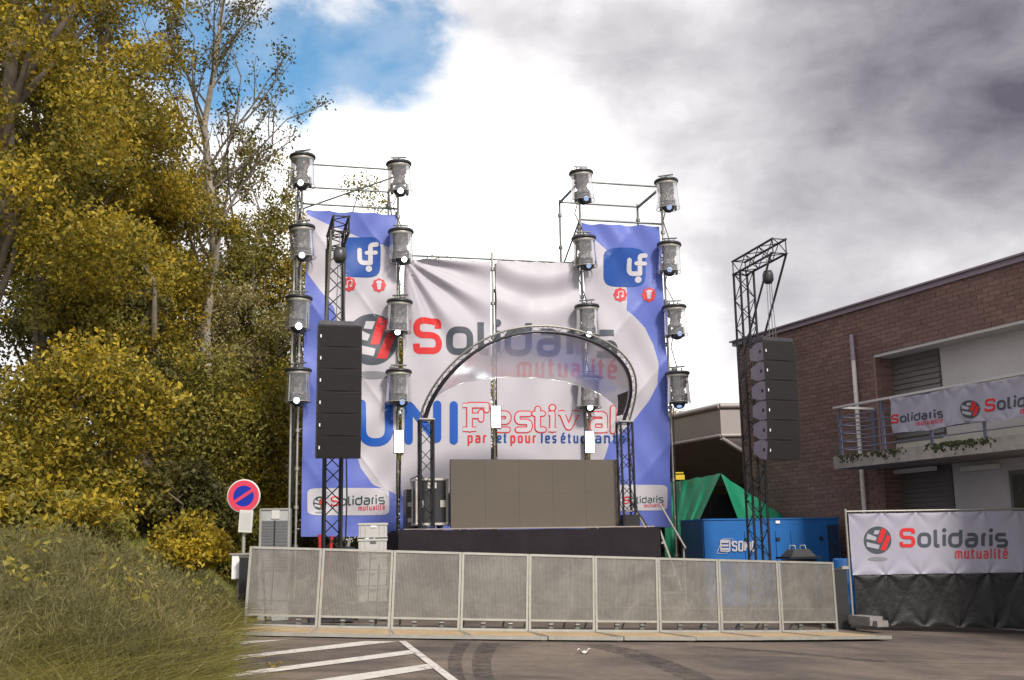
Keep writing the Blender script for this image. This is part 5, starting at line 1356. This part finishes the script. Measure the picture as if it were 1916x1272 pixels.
def cloth_on_fence(name, s0, s1, z0, z1, mt, off, k, drop=0.0, **kw):
    q = MB(); q.grid(lambda a, b: FPt(s0 + (s1 - s0) * a, off + fwr(s0 + (s1 - s0) * a, z0 + (z1 - z0) * b, z1, z0, k), z0 - drop * (s0 + (s1 - s0) * a) * (1 - b) + (z1 - z0) * b + .012 * (abs(((s0 + (s1 - s0) * a - .02) / .62) % 1 - .5) - .5) * (1 if b > .97 else -1 if b < .03 else 0)), 150, 44)
    return q.build(name, mt, None, origin=FPt(s0, off, z0), **kw)
fb_ = cloth_on_fence('sponsor_banner', .03, fL - .03, FZ0, FZ1, 'banner_white_shaded', .045, 1.0, label='white sponsor banner tied to the fence before the brick building', cat='banner')
cloth_on_fence('black_tarpaulin', .05, fL - .03, zfb - .03, FZ0 - .004, 'tarp_black', .038, .9, .048, label='black tarpaulin hung on the fence below the white banner', cat='tarpaulin')
def fmap(px, py, lift):
    s_, z = fence_px(px, py, .045); return FPt(s_, .045 + fwr(s_, z, FZ1, FZ0) + lift, z)
solidaris(lambda nm: (lambda x, y: ('f', nm)), 1683, 1024, 203, fmap, .004, pale='print_white_shaded')
flush_art({'f': fb_})
# fence foot and the dark case with a red tube behind the last barrier
p = FPt(.05, .45, 0); zc = P(1600, 1180, 20.6).z
o = thing('fence_foot', Vector((p.x, p.y, zfb)), 'grey block foot holding up the fence post', 'fence foot')
q = MB(); q.box(Vector((p.x + .02, p.y, zfb + .06)), (.26, .62, .15), R(18)); q.box(Vector((p.x + .16, p.y - .30, zfb + .02)), (.22, .2, .10), R(18)); q.build('block', 'foot', o)
p = P(1578, 1100, 20.2)
o = thing('equipment_case', Vector((p.x, p.y, gz(p.x))), 'black upright case between the last barrier and the fence', 'case')
q = MB(); q.box(Vector((p.x - .03, p.y + .35, gz(p.x) + .52)), (.28, .4, 1.04), .1); q.build('body', 'plastic_black', o)
q = MB(); q.box(Vector((p.x - .03, p.y + .35, gz(p.x) + 1.05)), (.30, .42, .03), .1); q.build('lid', 'truss_grey', o)
p = P(1586, 1100, 20.4)
o = thing('red_stand', Vector((p.x, p.y, gz(p.x))), 'slim red steel stand next to the fence post', 'stand')
q = MB(); q.tube(Vector((p.x - .03, p.y, gz(p.x))), Vector((p.x - .03, p.y, gz(p.x) + 1.06)), .035, 10); q.build('tube', 'red_steel', o)
q = MB(); q.box(Vector((p.x - .03, p.y, gz(p.x) + 1.08)), (.12, .12, .05)); q.build('head', 'galv', o)
q = MB(); q.box(Vector((p.x - .03, p.y, gz(p.x) + .015)), (.2, .2, .03)); q.build('foot_plate', 'black', o)
p = P(1577, 1060, 23.2)
o = thing('blue_barrel', Vector((p.x, p.y, gz(p.x))), 'blue plastic barrel beside the generator', 'barrel')
q = MB(); q.lathe([(0, 0), (.2, 0), (.22, .05), (.21, .3), (.23, .34), (.21, .38), (.21, .7), (.23, .74), (.21, .78), (.2, 1.2), (.18, 1.24), (0, 1.24)], 18, Vector((p.x, p.y, gz(p.x)))); q.build('body', 'gen_blue', o)

# ================================================================== balcony banner
sb0 = BP(1667, 780, RO + .07)[0]; bz1 = ZT - .04; bz0 = Z_SLAB + .30
def bwr(s_, z):
    v = 0
    for i in range(24):
        t_ = sb0 - .06 - .47 * i
        for zz in (bz1, bz0):
            du, dz = s_ - t_, abs(zz - z); r_ = math.hypot(du, dz); v += .02 * math.exp(-r_ / .22) * math.cos(math.atan2(du, dz + .02) * 5)
    return v + .012 * math.sin(s_ * 5 + z * 3) + .012 * math.sin((s_ + z) * 7.5)
def bedge(s_): e_ = max(0, .34 - (sb0 - s_)); return e_ * e_ * .9
q = MB(); q.grid(lambda a, b: (lambda s_: (lambda z: B(s_, RO + .07 + bwr(s_, z), z))(bz0 + .10 * abs(((sb0 - s_) / 1.9) % 1 - .5) - .03 + (bz1 - bz0) * b + .03 * (1 - b)))(sb0 - (sb0 + 3.0) * a), 170, 26)
bb = q.build('sponsor_banner', 'banner_white_shaded', None, origin=B(sb0, RO + .07, bz0), label='long white sponsor banner tied along the balcony railing', cat='banner')
def bmap(px, py, lift):
    s_, z = BP(px, py, RO + .07); return B(s_, RO + .07 + bwr(s_, z) + lift, z)
solidaris(lambda nm: (lambda x, y: ('b', nm)), 1668, 793, 95, bmap, -.125, ball=False)
solidaris(lambda nm: (lambda x, y: ('b', nm)), 1843, 771, 135, bmap, -.135, pale='print_white_shaded')
flush_art({'b': bb})

# ================================================================== left side: sign, cabinet, crates and odds and ends
sp = P(456, 928, 17.9)
pb = P(452, 1100, 17.9)
o = thing('no_parking_sign', Vector((pb.x, pb.y, gz(pb.x))), 'round blue and red no parking sign on a grey post', 'road sign')
q = MB(); q.tube(Vector((pb.x, pb.y + .04, gz(pb.x))), Vector((sp.x + .01, sp.y + .04, sp.z + .1)), .03, 10); q.build('post', 'galv', o)
MS = Matrix.Rotation(R(90), 3, 'X'); rs = .262
q = MB(); q.lathe([(0, -.02), (rs, -.02), (rs + .006, -.01), (rs + .006, .004), (rs, .010), (0, .010)], 40, sp, 0, MS); q.build('plate', 'sign_white', o)
q = MB(); q.lathe([(.165, .013), (rs - .014, .013)], 48, sp, 0, MS); q.build('red_ring', 'sign_red', o)
q = MB(); q.lathe([(0, .0125), (.172, .0125)], 48, sp, 0, MS); q.build('blue_field', 'sign_blue', o)
q = MB(); q.box(sp + Vector((0, -.0155, 0)), (.35, .003, .050), M=Matrix.Rotation(R(-33), 3, 'Y')); q.build('red_bar', 'sign_red', o)
pp = P(460, 975, 17.85); q = MB(); q.box(pp, (.215, .02, .35), M=Matrix.Rotation(R(3), 3, 'Y')); add_ = q.build('notice_plate', 'sign_white', o)
q = MB()
for k in range(7): q.box(pp + Vector((0, -.0125, .10 - .033 * k)), (.10 - .02 * (k % 3), .003, .008))
q.box(pp + Vector((0, -.0118, 0)), (.165, .002, .27)); q.build('notice_sheet', 'crate_grey', add_)
p = P(447, 1060, 17.4)
o = thing('white_box', Vector((p.x, p.y, gz(p.x))), 'small white box on a post foot beside the first barrier', 'box')
q = MB(); q.box(p, (.17, .2, .36)); q.build('body', 'white_badge', o)
q = MB(); q.box(p + Vector((.03, -.0, .19)), (.30, .24, .025)); q.build('lid', 'galv', o)
q = MB(); q.tube(Vector((p.x, p.y, gz(p.x))), p - Vector((0, 0, .15)), .03, 8); q.build('foot', 'galv', o)
p = P(456, 1085, 17.15)
o = thing('leaning_board', Vector((p.x, p.y, gz(p.x))), 'black panel leaning behind the end of the first barrier', 'panel')
q = MB(); q.box(Vector((p.x, p.y, p.z)), (.13, .08, .66)); q.build('board', 'black', o)
q = MB(); q.box(Vector((p.x, p.y, p.z + .345)), (.15, .09, .03)); q.box(Vector((p.x, p.y, p.z - .345)), (.15, .09, .03)); q.build('rim', 'steel_dark', o)
q = MB(); q.box(Vector((p.x, p.y, (gz(p.x) + p.z - .36) / 2)), (.06, .06, p.z - .36 - gz(p.x))); q.build('foot', 'steel_dark', o)
p = P(511, 1030, 18.4); cz = P(511, 951, 18.4).z; w_ = .49; zc0 = gz(p.x)
o = thing('louvred_cabinet', Vector((p.x, p.y, zc0)), 'grey cabinet with two dark louvred columns behind the first barrier', 'cabinet')
q = MB(); q.box(Vector((p.x, p.y + .16, (cz + zc0) / 2)), (w_, .3, cz - zc0), R(6)); q.build('body', 'cabinet', o)
M6 = Matrix.Rotation(R(6), 3, 'Z')
for sx in (-.115, .115):
    for k in range(16):
        q = MB(); q.box(Vector((p.x, p.y + .16, cz - .22 - k * .052)) + M6 @ Vector((sx, -.152, 0)), (.185, .02, .040), M=M6); q.build('louvre', 'cabinet_slat', o)
q = MB(); q.box(Vector((p.x, p.y + .16, cz - .62)) + M6 @ Vector((0, -.155, 0)), (.03, .02, .85), M=M6); q.build('divider', 'black', o)
q = MB(); q.box(Vector((p.x, p.y + .16, cz - .10)) + M6 @ Vector((.01, -.155, 0)), (.13, .02, .14), M=M6); q.build('label_plate', 'sign_white', o)
q = MB()
for sx in (-1, 1): q.box(Vector((p.x, p.y + .16, (cz + zc0) / 2)) + M6 @ Vector((sx * (w_ / 2 - .012), -.155, 0)), (.028, .03, cz - zc0), M=M6)
q.box(Vector((p.x, p.y + .16, cz - .012)) + M6 @ Vector((0, -.156, 0)), (w_ - .06, .03, .026), M=M6); q.build('door_frame', 'galv', o)
# crates
pc = P(698, 1045, 19.2); ztop = P(698, 978, 19.2).z; ch_ = .262; cw = .50
for k, lb in enumerate(('topmost grey plastic crate in the stack beside the stage', 'middle grey plastic crate in the stack beside the stage', 'lower grey plastic crate half hidden behind the barrier', 'fourth grey crate down the stack, behind the barrier', 'lowest grey crate at the foot of the stack')):
    z1 = ztop - k * ch_; z0_ = z1 - ch_ + .006; c_ = Vector((pc.x - .008 * k * (k % 2), pc.y, (z0_ + z1) / 2)); Mc = Matrix.Rotation(R(5 + 2 * (k % 2)), 3, 'Z')
    if z0_ < gz(pc.x): z0_ = gz(pc.x) + .01
    o = thing('plastic_crate', Vector((pc.x, pc.y, z0_)), lb, 'crate', 'stacked grey crates beside the stage')
    q = MB(); q.box(c_, (cw - .03, .36, ch_ - .02), M=Mc); q.build('body', 'crate_grey', o)
    q = MB(); q.box(c_ + Vector((0, 0, ch_ / 2 - .028)), (cw, .39, .032), M=Mc); q.box(c_ + Vector((0, 0, -ch_ / 2 + .02)), (cw - .015, .375, .022), M=Mc); q.build('rim', 'crate_grey', o)
    for sx in (-.2, -.12, .12, .2): q = MB(); q.box(c_ + Mc @ Vector((sx, -.186, -.01)), (.012, .014, ch_ - .08), M=Mc); q.build('rib', 'crate_grey', o)
    q = MB(); q.box(c_ + Mc @ Vector((.01, -.186, .062)), (.10, .016, .035), M=Mc); q.build('hand_slot', 'crate_dark' if k else 'white_badge', o)
# stack continues to the ground on a dolly
zlow = ztop - 5 * ch_
if zlow > gz(pc.x) + .02:
    o = thing('crate_dolly', Vector((pc.x, pc.y, gz(pc.x))), 'dolly under the stack of grey crates', 'dolly'); q = MB(); q.box(Vector((pc.x, pc.y, (zlow + gz(pc.x)) / 2 + .0)), (.46, .34, zlow - gz(pc.x) - .01), R(5)); q.build('frame', 'crate_dark', o)
p = P(660, 1045, 20.6)
o = thing('folding_stand', Vector((p.x, p.y, gz(p.x))), 'folded stand with red legs and a pale bar behind the truss foot', 'stand')
for a, b, mt in (((600, 1030), (598, 1000), 'red_steel'), ((612, 1045), (621, 1003), 'red_steel'), ((634, 1036), (655, 1006), 'galv'), ((636, 1008), (650, 1036), 'galv')):
    pa, pb_ = P(a[0], a[1] + 60, 20.6), P(b[0], b[1], 20.6); q = MB(); q.tube(pa, pb_, .035, 6); q.build('leg', mt, o)
pn = P(650, 1032, 20.2)
q = MB(); q.grid(lambda a, b: (lambda t_, f_: Vector((pn.x + .26 * math.cos(t_) * math.sin(f_) * (1 + .2 * math.sin(5 * t_)), pn.y + .2 * math.sin(t_) * math.sin(f_), pn.z - .12 + .17 * math.cos(f_) * (1 + .25 * math.sin(4 * t_ + 3 * f_)))))(a * 6.2832, b * 3.1416), 28, 14)
q.box(Vector((pn.x, pn.y, (pn.z - .3 + gz(pn.x)) / 2 + .02)), (.4, .3, pn.z - .3 - gz(pn.x)))
q.build('cloth_bundle', 'cloth_navy', None, origin=pn, label='dark navy cloth bundle heaped beside the grey crates', cat='cloth')
# scraps on the asphalt
for nm, mt, px, py, w_, lb in (('fallen_leaf', 'dry_leaf', 512, 1250, .09, 'dry brown leaf lying on a white road stripe'), ('paper_scrap', 'paper', 1093, 1223, .10, 'crumpled pale paper scrap on the asphalt')):
    g0 = G(px, py, .012); q = MB(); q.grid(lambda a, b: g0 + Vector(((a - .5) * w_ * 1.6, (b - .5) * w_, .018 * math.sin(a * 9) * math.sin(b * 7 + 1) + .012 + (.025 if abs(a - .5) > .3 else 0))), 8, 6)
    q.build(nm, mt, None, origin=g0, label=lb, cat=nm.split('_')[1])
p = P(1271, 893, 27.6)
o = thing('work_lamp', Vector((p.x, p.y, gz(p.x))), 'yellow work lamp on a thin stand behind the green tent', 'work lamp')
q = MB(); q.tube(Vector((p.x, p.y, gz(p.x))), p, .02, 6); q.build('stand', 'steel_dark', o)
q = MB(); q.box(p, (.24, .14, .12)); q.box(p + Vector((0, 0, .11)), (.2, .1, .03)); q.build('lamp_head', 'yellow', o)
